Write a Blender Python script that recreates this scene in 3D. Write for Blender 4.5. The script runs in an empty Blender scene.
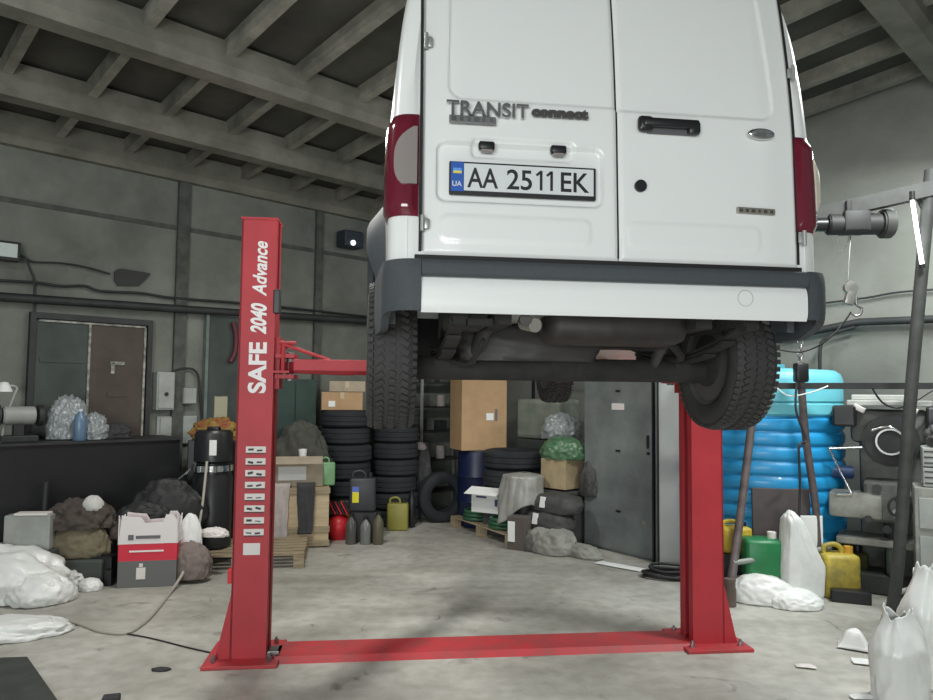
import bpy, bmesh, math, random
from mathutils import Vector, Matrix, noise
C = bpy.context.scene.collection
R = math.radians
PI = math.pi
random.seed(7)

# ------------------------------------------------------------------ camera
F = 710.0; PITCH = R(3.4); ROLL = .0103; EYE = Vector((0, 0, 1.72))
fw = Vector((0, math.cos(PITCH), math.sin(PITCH)))
up0 = Vector((0, -math.sin(PITCH), math.cos(PITCH)))
r0 = Vector((1, 0, 0))
rt = r0*math.cos(ROLL) + up0*math.sin(ROLL)
up = -r0*math.sin(ROLL) + up0*math.cos(ROLL)
cam = bpy.data.cameras.new('camera')
cam.sensor_width = 36; cam.lens = F/933*36; cam.clip_start = .05; cam.clip_end = 100
co = bpy.data.objects.new('camera', cam); C.objects.link(co)
m = Matrix((rt, up, -fw)).transposed().to_4x4(); m.translation = EYE
co.matrix_world = m
bpy.context.scene.camera = co

def ray(x, y): return fw + rt*((x-466.5)/F) + up*((350-y)/F)
def at(x, y, Y):
    d = ray(x, y); return EYE + d*(Y/d.y)
def fl(x, y, z=0.):
    d = ray(x, y); return EYE + d*((z-EYE.z)/d.z)
# hall axes: A runs along the left wall, B runs into it
TH = R(43.8)
A = Vector((math.cos(TH), math.sin(TH), 0)); B = Vector((-math.sin(TH), math.cos(TH), 0))
def W(r, s, z=0): return A*r + B*s + Vector((0, 0, z))
def on_s(x, y, s):
    d = ray(x, y); return EYE + d*(s/(d.dot(B)))
def on_r(x, y, r):
    d = ray(x, y); return EYE + d*(r/(d.dot(A)))
YL = TH              # rotation of things standing along the left wall
YR = TH - PI/2       # rotation of things standing along the right wall

# ------------------------------------------------------------------ materials
MATS = {}
def mat(name, col, rough=.6, metal=0., var=.0, scale=8., bump=0., col2=None, spec=.5, coat=0., alpha=1., trans=0., bscale=None, stretch=None):
    if name in MATS: return MATS[name]
    M = bpy.data.materials.new(name); M.use_nodes = True
    nt = M.node_tree; b = nt.nodes['Principled BSDF']
    b.inputs['Base Color'].default_value = (*col, 1)
    b.inputs['Roughness'].default_value = rough
    b.inputs['Metallic'].default_value = metal
    b.inputs['Specular IOR Level'].default_value = spec
    b.inputs['Coat Weight'].default_value = coat
    b.inputs['Alpha'].default_value = alpha
    b.inputs['Transmission Weight'].default_value = trans
    if var or bump or col2:
        tc = nt.nodes.new('ShaderNodeTexCoord')
        mp = nt.nodes.new('ShaderNodeMapping'); nt.links.new(tc.outputs['Object'], mp.inputs[0])
        if stretch: mp.inputs['Scale'].default_value = stretch
        n = nt.nodes.new('ShaderNodeTexNoise'); n.inputs['Scale'].default_value = scale
        n.inputs['Detail'].default_value = 6; n.inputs['Roughness'].default_value = .62
        nt.links.new(mp.outputs[0], n.inputs['Vector'])
        cr = nt.nodes.new('ShaderNodeValToRGB')
        cr.color_ramp.elements[0].position = .36; cr.color_ramp.elements[1].position = .64
        c2 = col2 or tuple(max(0, c*(1-var)) for c in col)
        cr.color_ramp.elements[0].color = (*c2, 1); cr.color_ramp.elements[1].color = (*col, 1)
        nt.links.new(n.outputs['Fac'], cr.inputs[0]); nt.links.new(cr.outputs[0], b.inputs['Base Color'])
        if bump:
            n2 = nt.nodes.new('ShaderNodeTexNoise'); n2.inputs['Scale'].default_value = bscale or scale*3
            n2.inputs['Detail'].default_value = 5
            nt.links.new(mp.outputs[0], n2.inputs['Vector'])
            bp = nt.nodes.new('ShaderNodeBump'); bp.inputs['Strength'].default_value = bump; bp.inputs['Distance'].default_value = .03
            nt.links.new(n2.outputs['Fac'], bp.inputs['Height']); nt.links.new(bp.outputs[0], b.inputs['Normal'])
    MATS[name] = M; return M

def floor_mat():
    M = bpy.data.materials.new('worn_concrete_floor'); M.use_nodes = True
    nt = M.node_tree; b = nt.nodes['Principled BSDF']; L = nt.links
    tc = nt.nodes.new('ShaderNodeTexCoord')
    def noi(s, d, dist=0., sc=None):
        n = nt.nodes.new('ShaderNodeTexNoise'); n.inputs['Scale'].default_value = s; n.inputs['Detail'].default_value = d
        n.inputs['Distortion'].default_value = dist
        if sc:
            mp = nt.nodes.new('ShaderNodeMapping'); mp.inputs['Scale'].default_value = sc; mp.inputs['Rotation'].default_value = (0, 0, TH)
            L.new(tc.outputs['Object'], mp.inputs[0]); L.new(mp.outputs[0], n.inputs['Vector'])
        else: L.new(tc.outputs['Object'], n.inputs['Vector'])
        return n
    def ramp(n, p0, c0, p1, c1):
        r = nt.nodes.new('ShaderNodeValToRGB'); e = r.color_ramp.elements
        e[0].position = p0; e[0].color = (*c0, 1); e[1].position = p1; e[1].color = (*c1, 1)
        L.new(n.outputs['Fac'], r.inputs[0]); return r
    def mix(a, bb, f, mode='MULTIPLY'):
        x = nt.nodes.new('ShaderNodeMix'); x.data_type = 'RGBA'; x.blend_type = mode; x.inputs['Factor'].default_value = f
        L.new(a, x.inputs['A']); L.new(bb, x.inputs['B']); return x.outputs['Result']
    base = ramp(noi(.7, 7, .4), .34, (.345, .335, .30), .66, (.57, .56, .515))
    fine = ramp(noi(9, 8), .3, (.72, .71, .69), .62, (1, 1, 1))
    spots = ramp(noi(3.1, 5, 1.2), .27, (.35, .34, .33), .36, (1, 1, 1))
    smear = ramp(noi(1.6, 4, .2, (.35, 1.6, 1)), .35, (.72, .72, .70), .6, (1, 1, 1))
    o = mix(base.outputs[0], fine.outputs[0], .8); o = mix(o, spots.outputs[0], .7); o = mix(o, smear.outputs[0], .7)
    L.new(o, b.inputs['Base Color'])
    rr = ramp(noi(2, 5), .35, (.45,)*3, .7, (.75,)*3); L.new(rr.outputs[0], b.inputs['Roughness'])
    bp = nt.nodes.new('ShaderNodeBump'); bp.inputs['Strength'].default_value = .25; bp.inputs['Distance'].default_value = .02
    L.new(noi(14, 8).outputs['Fac'], bp.inputs['Height']); L.new(bp.outputs[0], b.inputs['Normal'])
    return M

white = mat('van_white_paint', (.80, .82, .81), .32, coat=.3)
blackpl = mat('grey_bumper_plastic', (.060, .070, .078), .72, bump=.08, scale=60, var=.1)
rub = mat('tyre_rubber', (.028, .03, .033), .8, var=.25, scale=12)
rub2 = mat('dusty_tyre_rubber', (.022, .026, .031), .85, var=.35, scale=5, bump=.1)
under = mat('grimy_underbody', (.030, .028, .026), .85, col2=(.012, .012, .012), scale=4, bump=.3)
steel = mat('worn_steel', (.42, .42, .42), .35, metal=.9, var=.3, scale=12)
chrome = mat('chrome', (.72, .74, .75), .15, metal=1.)
red = mat('red_powder_coat', (.47, .032, .045), .55, var=.16, scale=3)
redd = mat('scuffed_red_paint', (.50, .035, .045), .55, col2=(.34, .05, .055), scale=6, bump=.1)
lensred = mat('red_lamp_lens', (.14, .012, .028), .15, coat=.6)
lensclr = mat('clear_lamp_lens', (.27, .24, .23), .18, coat=.6)
lenscream = mat('cream_lamp_lens', (.72, .68, .56), .2, coat=.5)
conc = mat('stained_concrete_wall', (.215, .225, .20), .9, col2=(.13, .14, .12), scale=1.3, bump=.25, bscale=9)
concR = mat('painted_concrete_wall', (.225, .232, .21), .9, col2=(.165, .17, .15), scale=1.1, bump=.2, bscale=8)
beamM = mat('concrete_beam', (.21, .205, .175), .9, col2=(.12, .12, .10), scale=1.8, bump=.25, bscale=10)
ribM = mat('pale_roof_rib', (.27, .265, .225), .9, var=.5, scale=2.5)
roofM = mat('sooty_roof_panel', (.070, .070, .058), .95, var=.4, scale=1.5, bump=.2)
card = mat('cardboard', (.46, .30, .165), .85, var=.14, scale=6)
card2 = mat('faded_cardboard', (.42, .36, .27), .85, var=.18, scale=6)
tapeM = mat('packing_tape', (.50, .38, .24), .35)
paper = mat('white_paper', (.78, .79, .78), .8)
greyprint = mat('grey_print', (.14, .14, .15), .7)
wood = mat('raw_wood', (.40, .33, .22), .8, col2=(.24, .19, .12), scale=4, stretch=(1, 12, 12), bump=.1)
ply = mat('plywood', (.55, .45, .30), .7, col2=(.45, .35, .21), scale=3, stretch=(1, 8, 8))
dark = mat('black_paint', (.016, .017, .019), .38, var=.2, scale=6)
darksteel = mat('dark_steel', (.030, .033, .034), .6, metal=.0, var=.4, scale=5)
poleM = mat('grey_steel_tube', (.058, .062, .060), .65, metal=.0, var=.35, scale=8)
lockM = mat('grey_locker_paint', (.20, .225, .225), .45, col2=(.125, .14, .142), scale=2.2, bump=.05)
greend = mat('dark_green_paint', (.035, .065, .055), .6, var=.4, scale=3)
blueT = mat('blue_tank_plastic', (.02, .32, .66), .42, var=.12, scale=1.5, coat=.1)
cyanT = mat('lamplit_blue_tank_top', (.16, .56, .66), .42, var=.12, scale=2)  # tank blue made paler: lamp light from above painted into the top
yel = mat('yellow_plastic', (.62, .47, .03), .45, col2=(.40, .28, .03), scale=7)
grn = mat('green_plastic', (.02, .20, .07), .4, var=.2)
grnp = mat('pale_green_plastic', (.20, .40, .20), .35, var=.15)
plasW = mat('white_sheet_plastic', (.78, .80, .78), .35, var=.06, scale=4, coat=.1)
plasG = mat('grey_cloudy_plastic', (.34, .34, .32), .35, var=.25, scale=6)
plasB = mat('clear_bag_plastic', (.30, .33, .34), .25, var=.15, scale=5)
greenfilm = mat('green_film', (.06, .16, .08), .3, col2=(.13, .22, .13), scale=9)
clothD = mat('dark_cloth', (.055, .055, .06), .95, var=.3, scale=9, bump=.2)
clothO = mat('olive_cloth', (.20, .175, .115), .95, var=.3, scale=6, bump=.2)
clothBr = mat('brown_cloth', (.085, .07, .06), .95, var=.3, scale=6, bump=.2)
clothP = mat('pale_grey_cloth', (.48, .43, .41), .95, var=.2, scale=7, bump=.15)
canvas = mat('grey_woven_sack', (.33, .33, .30), .9, var=.3, scale=7, bump=.3)
sackD = mat('dark_sack', (.07, .07, .07), .7, var=.35, scale=6, bump=.2)
platew = mat('plate_white', (.66, .69, .70), .4)
plateb = mat('plate_blue', (.02, .10, .42), .4)
textb = mat('plate_black', (.012, .012, .014), .5)
stick = mat('sticker_white', (.72, .68, .66), .6)
rust = mat('rusty_pipe', (.13, .10, .10), .6, col2=(.07, .055, .055), scale=9)
redplain = mat('red_plastic', (.58, .02, .03), .4)
boxred = mat('printed_red', (.62, .02, .05), .55)
boxgrey = mat('printed_grey', (.13, .135, .13), .6)
hoseM = mat('beige_hose', (.40, .38, .33), .5)
cabM = mat('black_cable', (.02, .02, .022), .5)
brownDoor = mat('brown_door_sheet', (.085, .068, .055), .75, var=.35, scale=2.5)
greyDoor = mat('grey_green_door_sheet', (.065, .08, .075), .75, var=.35, scale=2.5)
flake = mat('flaked_whitewash', (.42, .42, .38), .9, col2=(.13, .13, .12), scale=16)
boxM = mat('pale_grey_enamel', (.36, .38, .36), .5, var=.2, scale=6)
machM = mat('grey_machine_enamel', (.16, .17, .155), .45, col2=(.07, .075, .07), scale=5)
machL = mat('pale_machine_enamel', (.33, .34, .30), .45, col2=(.18, .18, .16), scale=5)
blueB = mat('navy_barrel', (.008, .014, .055), .4)
bottleG = mat('grey_translucent_bottle', (.10, .10, .09), .3, var=.2)

# ------------------------------------------------------------------ mesh helpers
def new(): return bmesh.new()
def bx(bm, c, s, rot=None, bev=0., M=None):
    """box centre c size s"""
    t = bmesh.new(); bmesh.ops.create_cube(t, size=1)
    bmesh.ops.scale(t, vec=s, verts=t.verts)
    if bev: bmesh.ops.bevel(t, geom=t.edges[:], offset=bev, segments=2, profile=.5, affect='EDGES')
    mt = Matrix.Translation(c)
    if rot is not None: mt = mt @ rot
    if M is not None: mt = M @ mt
    bmesh.ops.transform(t, matrix=mt, verts=t.verts)
    merge(bm, t); return bm
def merge(bm, t):
    me = bpy.data.meshes.new('tmp'); t.to_mesh(me); t.free(); bm.from_mesh(me); bpy.data.meshes.remove(me)
def cyl(bm, p, q, r, seg=16, r2=None, bev=0.):
    p = Vector(p); q = Vector(q); d = q-p
    t = bmesh.new(); bmesh.ops.create_cone(t, cap_ends=True, segments=seg, radius1=r, radius2=r if r2 is None else r2, depth=d.length)
    if bev: bmesh.ops.bevel(t, geom=[e for e in t.edges if e.calc_length() < 2.2*r*math.sin(PI/seg)+1e-4 and abs(e.verts[0].co.z-e.verts[1].co.z) < 1e-5], offset=bev, segments=2, affect='EDGES')
    mt = Matrix.Translation((p+q)/2) @ d.to_track_quat('Z', 'Y').to_matrix().to_4x4()
    bmesh.ops.transform(t, matrix=mt, verts=t.verts); merge(bm, t); return bm
def smooth_path(pts, n=6):
    P = [Vector(p) for p in pts]
    if len(P) < 3: return P
    out = []
    for i in range(len(P)-1):
        a = P[max(i-1, 0)]; b = P[i]; c = P[i+1]; d = P[min(i+2, len(P)-1)]
        for k in range(n):
            t = k/n
            out.append(.5*((2*b)+(-a+c)*t+(2*a-5*b+4*c-d)*t*t+(-a+3*b-3*c+d)*t**3))
    out.append(P[-1]); return out
def tube(bm, pts, r, seg=8, sm=6):
    P = smooth_path(pts, sm) if sm else [Vector(p) for p in pts]
    rings = []; ref = Vector((0, 0, 1))
    for i, p in enumerate(P):
        d = (P[min(i+1, len(P)-1)]-P[max(i-1, 0)]).normalized()
        u = d.cross(ref)
        if u.length < .05: u = d.cross(Vector((1, 0, 0)))
        u.normalize(); v = u.cross(d).normalized(); ref = v if abs(d.dot(v)) < .9 else ref
        rr = r(i/(len(P)-1)) if callable(r) else r
        rings.append([bm.verts.new(p+u*math.cos(2*PI*k/seg)*rr+v*math.sin(2*PI*k/seg)*rr) for k in range(seg)])
    for a, b in zip(rings, rings[1:]):
        for k in range(seg): bm.faces.new((a[k], a[(k+1) % seg], b[(k+1) % seg], b[k]))
    bm.faces.new(rings[0][::-1]); bm.faces.new(rings[-1]); return bm
def lathe(bm, prof, seg=32, M=None, close=False):
    """prof list of (r,z) ; about z"""
    rings = []
    for r, z in prof:
        rings.append([Vector((r*math.cos(2*PI*k/seg), r*math.sin(2*PI*k/seg), z)) for k in range(seg)])
    t = bmesh.new(); V = [[t.verts.new(p) for p in ring] for ring in rings]
    n = len(V)
    for i in range(n if close else n-1):
        a = V[i]; b = V[(i+1) % n]
        for k in range(seg):
            t.faces.new((a[k], a[(k+1) % seg], b[(k+1) % seg], b[k]))
    if not close:
        if prof[0][0] > 1e-4: t.faces.new(V[0][::-1])
        if prof[-1][0] > 1e-4: t.faces.new(V[-1])
    bmesh.ops.remove_doubles(t, verts=t.verts, dist=1e-5)
    if M is not None: bmesh.ops.transform(t, matrix=M, verts=t.verts)
    merge(bm, t); return bm
def prism(bm, poly, a, b, axis='y'):
    """extrude polygon [(u,v)] between a and b along axis"""
    def P(u, v, w): return {'y': (u, w, v), 'x': (w, u, v), 'z': (u, v, w)}[axis]
    va = [bm.verts.new(P(u, v, a)) for u, v in poly]; vb = [bm.verts.new(P(u, v, b)) for u, v in poly]
    bm.faces.new(va); bm.faces.new(vb[::-1])
    for i in range(len(poly)):
        j = (i+1) % len(poly); bm.faces.new((va[i], vb[i], vb[j], va[j]))
    return bm
def blob(bm, c, s, seed=0, amp=.18, freq=2.2, sub=5, flat=.35, rot=0, box=.0):
    """crumpled soft lump of full size s, flattened below; c is the centre of its base"""
    t = bmesh.new(); bmesh.ops.create_icosphere(t, subdivisions=sub, radius=1)
    off = Vector((seed*3.1, seed*1.7, seed*.9))
    for v in t.verts:
        p = v.co.copy(); n = p.normalized()
        if box:
            mx = max(abs(n.x), abs(n.y), abs(n.z)); p = n.lerp(n/mx*.82, box)
        f = noise.fractal(n*freq+off, 1., 2.1, 3)
        rg = 1-abs(noise.noise(n*freq*1.7+off*2))*2
        wv = n+.5*Vector((noise.noise(n*1.7+off), noise.noise(n*1.7-off), noise.noise(n*1.5+off*3)))
        fo = 1-abs(noise.noise(Vector((wv.x*freq*2.6, wv.y*freq*2.6, wv.z*freq*1.1))+off))*3
        p *= 1+amp*.7*f+amp*.4*rg+amp*.38*fo
        if p.z < -flat: p.z = -flat-(p.z+flat)*-.05
        v.co = p
    zmin = min(v.co.z for v in t.verts)
    for v in t.verts:
        v.co = Vector((v.co.x*s[0]/2, v.co.y*s[1]/2, (v.co.z-zmin)/(1-zmin)*s[2]))
    bmesh.ops.transform(t, matrix=Matrix.Translation(c) @ Matrix.Rotation(rot, 4, 'Z'), verts=t.verts)
    merge(bm, t); return bm
def sheet(bm, f, nu, nv, th=.004):
    """thick surface from f(u,v)->Vector"""
    top = [[Vector(f(i/nu, j/nv)) for j in range(nv+1)] for i in range(nu+1)]
    nor = [[None]*(nv+1) for _ in range(nu+1)]
    for i in range(nu+1):
        for j in range(nv+1):
            a = top[min(i+1, nu)][j]-top[max(i-1, 0)][j]; b = top[i][min(j+1, nv)]-top[i][max(j-1, 0)]
            n = a.cross(b); nor[i][j] = n.normalized() if n.length > 1e-9 else Vector((0, 0, 1))
    T = [[bm.verts.new(top[i][j]) for j in range(nv+1)] for i in range(nu+1)]
    U = [[bm.verts.new(top[i][j]-nor[i][j]*th) for j in range(nv+1)] for i in range(nu+1)]
    for i in range(nu):
        for j in range(nv):
            bm.faces.new((T[i][j], T[i+1][j], T[i+1][j+1], T[i][j+1])); bm.faces.new((U[i][j], U[i][j+1], U[i+1][j+1], U[i+1][j]))
    for i in range(nu):
        bm.faces.new((T[i][0], U[i][0], U[i+1][0], T[i+1][0])); bm.faces.new((T[i][nv], T[i+1][nv], U[i+1][nv], U[i][nv]))
    for j in range(nv):
        bm.faces.new((T[0][j], T[0][j+1], U[0][j+1], U[0][j])); bm.faces.new((T[nu][j], U[nu][j], U[nu][j+1], T[nu][j+1]))
    return bm
def obj(name, bm, material, parent=None, sm=None, loc=None, rz=0):
    bmesh.ops.recalc_face_normals(bm, faces=bm.faces)
    me = bpy.data.meshes.new(name); bm.to_mesh(me); bm.free()
    me.materials.append(material)
    if sm is not None:
        me.polygons.foreach_set('use_smooth', [True]*len(me.polygons))
        if sm < 179:
            try: me.set_sharp_from_angle(angle=R(sm))
            except Exception: pass
    o = bpy.data.objects.new(name, me); C.objects.link(o)
    if loc is not None: o.location = loc
    o.rotation_euler.z = rz
    if parent: o.parent = parent
    return o
def tag(o, label, cat, group=None):
    o['label'] = label; o['category'] = cat
    if group: o['group'] = group
    return o
def thing(name, label, cat, loc=(0, 0, 0), rz=0, group=None):
    o = bpy.data.objects.new(name, None); C.objects.link(o); o.empty_display_size = .1
    o.location = loc; o.rotation_euler = (0, 0, rz); return tag(o, label, cat, group)
def struct(name, bm, m, sm=None, **k):
    o = obj(name, bm, m, sm=sm, **k); o['kind'] = 'structure'; return o
def text(name, s, size, m, parent, M, ext=.003, off=0., sx=1., shear=0., sp=1.):
    cu = bpy.data.curves.new(name, 'FONT'); cu.body = s; cu.size = size; cu.extrude = ext; cu.offset = off
    cu.shear = shear; cu.space_character = sp; cu.align_x = 'LEFT'; cu.align_y = 'BOTTOM_BASELINE'
    t = bpy.data.objects.new('tmp', cu); C.objects.link(t)
    dg = bpy.context.evaluated_depsgraph_get(); dg.update()
    me = bpy.data.meshes.new_from_object(t.evaluated_get(dg)); bpy.data.objects.remove(t)
    xs = [v.co.x for v in me.vertices]; x0 = min(xs); w = max(xs)-x0
    k = sx/w if sx > 0 else -sx     # sx>0: total width
    for v in me.vertices: v.co.x = (v.co.x-x0)*k
    me.transform(M); me.materials.clear(); me.materials.append(m); me.name = name
    o = bpy.data.objects.new(name, me); C.objects.link(o); o.parent = parent; return o
# text upright in local xz-plane facing -y
TM = lambda x, y, z: Matrix.Translation((x, y, z)) @ Matrix.Rotation(PI/2, 4, 'X')
rnd = random.uniform

# ================================================================== SETTING
SW, RW = 8.05, 8.1      # left wall plane s, right wall plane r
def zb(s): return 4.08+.10*(8-s)
b = new(); bx(b, W(2.5, 3, -.05), (15, 15, .1), rot=Matrix.Rotation(TH, 4, 'Z'))
struct('floor', b, floor_mat())
b = new(); bx(b, W(1.55, SW+.1, 2.4), (13.1, .2, 4.8), rot=Matrix.Rotation(TH, 4, 'Z')); struct('wall_left', b, conc)
b = new()
prism(b, [(-4.5, 0), (SW+.1, 0), (SW+.1, 4.75), (-4.5, 5.9)], 0, .2, axis='x')
bmesh.ops.transform(b, matrix=Matrix.Translation(A*RW) @ Matrix.Rotation(TH, 4, 'Z'), verts=b.verts)
struct('wall_right', b, concR)
# roof slab follows the pitch
b = new(); prism(b, [(-4.5, zb(-4.5)+.29), (SW+.2, zb(SW)+.29), (SW+.2, zb(SW)+.45), (-4.5, zb(-4.5)+.45)], -5, RW+.2, axis='x')
bmesh.ops.transform(b, matrix=Matrix.Rotation(TH, 4, 'Z'), verts=b.verts); struct('ceiling', b, roofM)
n = 1
for s, w, h in ((8.0, .18, .16), (7.0, .28, .14), (5.65, .30, .14), (3.55, .30, .16), (1.62, .30, .18)):
    b = new(); z = zb(s)
    prism(b, [(s-w/2+.05, z), (s+w/2-.05, z), (s+w/2, z+.08), (s+w/2, z+h+.14), (s-w/2, z+h+.14), (s-w/2, z+.08)], -5, RW, axis='x')
    bmesh.ops.transform(b, matrix=Matrix.Rotation(TH, 4, 'Z'), verts=b.verts); struct('trim_%d' % n, b, beamM); n += 1
r = -3.4
while r < 8.0:
    b = new()
    prism(b, [(-1.0, zb(-1)+.15), (SW, zb(SW)+.15), (SW, zb(SW)+.30), (-1.0, zb(-1)+.30)], r-.04, r+.04, axis='x')
    bmesh.ops.transform(b, matrix=Matrix.Rotation(TH, 4, 'Z'), verts=b.verts); struct('trim_%d' % n, b, ribM); n += 1
    r += .66
# vertical panel joints / pilasters on the left wall
for px, w in ((181, .13), (318, .10)):
    p = on_s(px, 300, SW-.03); b = new(); bx(b, (0, .015, 2.05), (w, .07, 4.1)); rr = p.dot(A)
    struct('trim_%d' % n, b, mat('joint_and_edge_shade', (.10, .105, .095), .9, var=.4), loc=W(rr, SW-.03), rz=YL); n += 1
b = new(); p1 = on_s(-60, 212, SW-.03).dot(A); bx(b, (0, .03, 0), (6.5, .03, .05))  # thin dark strip painting in the shaded edge high on the wall
struct('trim_%d' % n, b, mat('joint_and_edge_shade', (.12, .125, .115), .9), loc=W(3.5, SW-.03, 3.55), rz=YL); n += 1

# double door on the left wall
def sdim(x0, x1, yt, s=SW-.05):
    a = on_s(x0, yt, s); c = on_s(x1, yt, s); return a.dot(A), c.dot(A), a.z
ra, rb, _ = sdim(35, 148, 322); zt = on_s(92, 322, SW-.05).z; rm = on_s(90, 322, SW-.05).dot(A)
d = bpy.data.objects.new('door_1', None); C.objects.link(d); d.location = W(ra, SW-.03); d.rotation_euler.z = YL; d['kind'] = 'structure'
wd = rb-ra; md = rm-ra
b = new(); bx(b, (md/2, 0, zt/2), (md-.02, .05, zt-.02))
for k in range(3): bx(b, (md/2, -.03, .4+k*.8), (md-.1, .012, .05))
obj('door_leaf', b, greyDoor, d)
b = new(); bx(b, ((md+wd)/2, 0, zt/2), (wd-md-.02, .05, zt-.02))
bx(b, ((md+wd)/2, -.03, zt-.75), (.2, .008, .05)); 
obj('door_leaf', b, brownDoor, d)
b = new()
for x in (-.02, wd+.02): bx(b, (x, -.01, zt/2), (.05, .09, zt))
bx(b, (wd/2, -.01, zt+.03), (wd+.09, .09, .06)); obj('door_frame', b, darksteel, d)
b = new()
bx(b, (md, -.035, zt/2), (.022, .02, zt-.05)); bx(b, (wd-.03, -.035, zt/2), (.02, .02, zt-.05)); bx(b, (wd/2, -.035, zt-.02), (wd-.06, .02, .018))
obj('door_edge', b, flake, d)
b = new(); bx(b, (md+.28, -.033, zt-.42), (.14, .006, .035)); bx(b, (md+.235, -.033, zt-.47), (.035, .006, .12)); obj('tape_patch', b, flake, d)
# second doorway behind the lift post
ra, rb, _ = sdim(207, 262, 318); zt = on_s(235, 316, SW-.05).z
d = bpy.data.objects.new('door_2', None); C.objects.link(d); d.location = W(ra, SW-.03); d.rotation_euler.z = YL; d['kind'] = 'structure'; wd = rb-ra
b = new(); bx(b, (wd/2, 0, zt/2), (wd, .05, zt)); obj('door_leaf', b, greyDoor, d)
b = new()
for x in (0, wd): bx(b, (x, -.01, zt/2), (.035, .09, zt))
bx(b, (wd/2, -.01, zt), (wd, .09, .035)); obj('door_frame', b, mat('grey_green_frame', (.16, .20, .18), .7, var=.3), d)

# pipes and cables on the left wall
def wallpipe(name, pts, r, m, label, cat, plane='s', off=SW-.08, seg=10, sm=4):
    fn = on_s if plane == 's' else on_r
    P = [fn(x, y, off) for x, y in pts]; o = P[0].copy()
    b = new(); tube(b, [p-o for p in P], r, seg, sm)
    return tag(obj(name, b, m, sm=60, loc=o), label, cat)
wallpipe('heating_pipe', [(-40, 294), (180, 309), (318, 318), (440, 326)], .045, darksteel, 'thick dark horizontal pipe along the left wall above the double door', 'pipe', off=SW-.1, sm=0)
wallpipe('electric_cable', [(-40, 279), (30, 282), (60, 286), (85, 286), (100, 291), (140, 293), (165, 297), (200, 300), (240, 303), (300, 309), (370, 317)], .014, cabM, 'black cable sagging along the left wall just above the thick pipe', 'cable', off=SW-.05)
wallpipe('electric_cable', [(14, 254), (24, 257), (34, 262), (60, 263), (85, 267), (110, 274)], .010, cabM, 'thin cable running from the floodlight to the dark patch on the left wall', 'cable', off=SW-.05)
wallpipe('electric_cable', [(25, 258), (30, 270), (34, 285), (33, 330), (30, 400)], .010, cabM, 'thin cable dropping down the left wall beside the double door', 'cable', off=SW-.05)
wallpipe('electric_cable', [(172, 372), (180, 369), (192, 369), (198, 376), (200, 395), (203, 430)], .012, cabM, 'black cable arching out of the grey fuse box beside the doors', 'cable', off=SW-.05)
wallpipe('hanging_hose', [(233, 322), (236, 335), (235, 352), (230, 362)], .03, mat('maroon_rubber', (.10, .02, .03), .6), 'dark maroon hose loop hanging on the left wall left of the lettered red post', 'hose', off=SW-.1)
# dark tar patch hung on wall
p = on_s(131, 279, SW-.02); b = new()
prism(b, [(-.17, .06), (-.14, .09), (-.10, .10), (.2, .085), (.16, .02), (.08, -.07), (-.13, -.09), (-.17, -.04)], -.012, .01)
tag(obj('rubber_mat', b, mat('dark_rubber_flap', (.05, .052, .05), .9), loc=p, rz=YL), 'dark ragged rubber flap fixed on the left wall above the thick pipe', 'mat')
# floodlight
p = on_s(4, 251, SW-.12); t = thing('floodlight', 'small floodlight with pale glass mounted high on the left wall', 'light', p, YL)
b = new(); bx(b, (0, 0, 0), (.26, .1, .19), bev=.015); bx(b, (0, .07, 0), (.05, .08, .05)); obj('housing', b, darksteel, t)
b = new(); bx(b, (0, -.052, .005), (.2, .01, .13)); obj('glass', b, mat('pale_lamp_glass', (.55, .62, .60), .3), t)
# electric boxes
def wbox(x0, y0, x1, y1, name, label, m, dep=.14, s=SW):
    a = on_s(x0, (y0+y1)/2, s-dep); c = on_s(x1, (y0+y1)/2, s-dep); mx = (x0+x1)/2
    zt = on_s(mx, y0, s-dep).z; z0 = on_s(mx, y1, s-dep).z; w = (c-a).dot(A)
    t = thing(name, label, name.replace('_', ' ').split()[-1], W((a.dot(A)+c.dot(A))/2, s-dep/2, z0), YL)
    b = new(); bx(b, (0, 0, (zt-z0)/2), (w, dep-.01, zt-z0), bev=.008); obj('housing', b, m, t)
    b = new(); bx(b, (0, -dep/2-.003, (zt-z0)/2), (w*.86, .012, (zt-z0)*.9), bev=.003); obj('cover', b, m, t)
    return t, w, zt-z0
t, w, h = wbox(157, 372, 175, 410, 'fuse_box', 'tall pale grey fuse box on the left wall beside the brown door', boxM)
b = new(); cyl(b, (0, -.075, h*.42), (0, -.095, h*.42), .02); obj('switch', b, dark, t)
wbox(184, 388, 197, 404, 'junction_box', 'small grey junction box on the left wall right of the fuse box', boxM, .1)
t, w, h = wbox(157, 416, 197, 445, 'notice_board', 'pale sheet of board leaning on the wall below the fuse box', boxM, .04)
wbox(213, 395, 228, 426, 'cream_panel', 'narrow cream panel on the wall just left of the lettered red post', mat('cream_board', (.40, .38, .27), .7), .06)

# pipes on right wall
wallpipe('water_pipe', [(780, 338), (860, 322), (915, 320), (960, 318)], .04, darksteel, 'dark pipe running along the right wall behind the hanging hook', 'pipe', 'r', RW-.08, sm=0)
wallpipe('bent_pipe', [(820, 383), (820, 352), (823, 341), (835, 333), (855, 327)], .018, darksteel, 'thin bent pipe dropping from the right wall pipe behind the blue tank', 'pipe', 'r', RW-.14)
wallpipe('electric_cable', [(790, 312), (812, 305), (865, 298), (900, 292), (960, 288)], .010, cabM, 'thin cable sagging across the right wall behind the hoist', 'cable', 'r', RW-.04)

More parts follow.
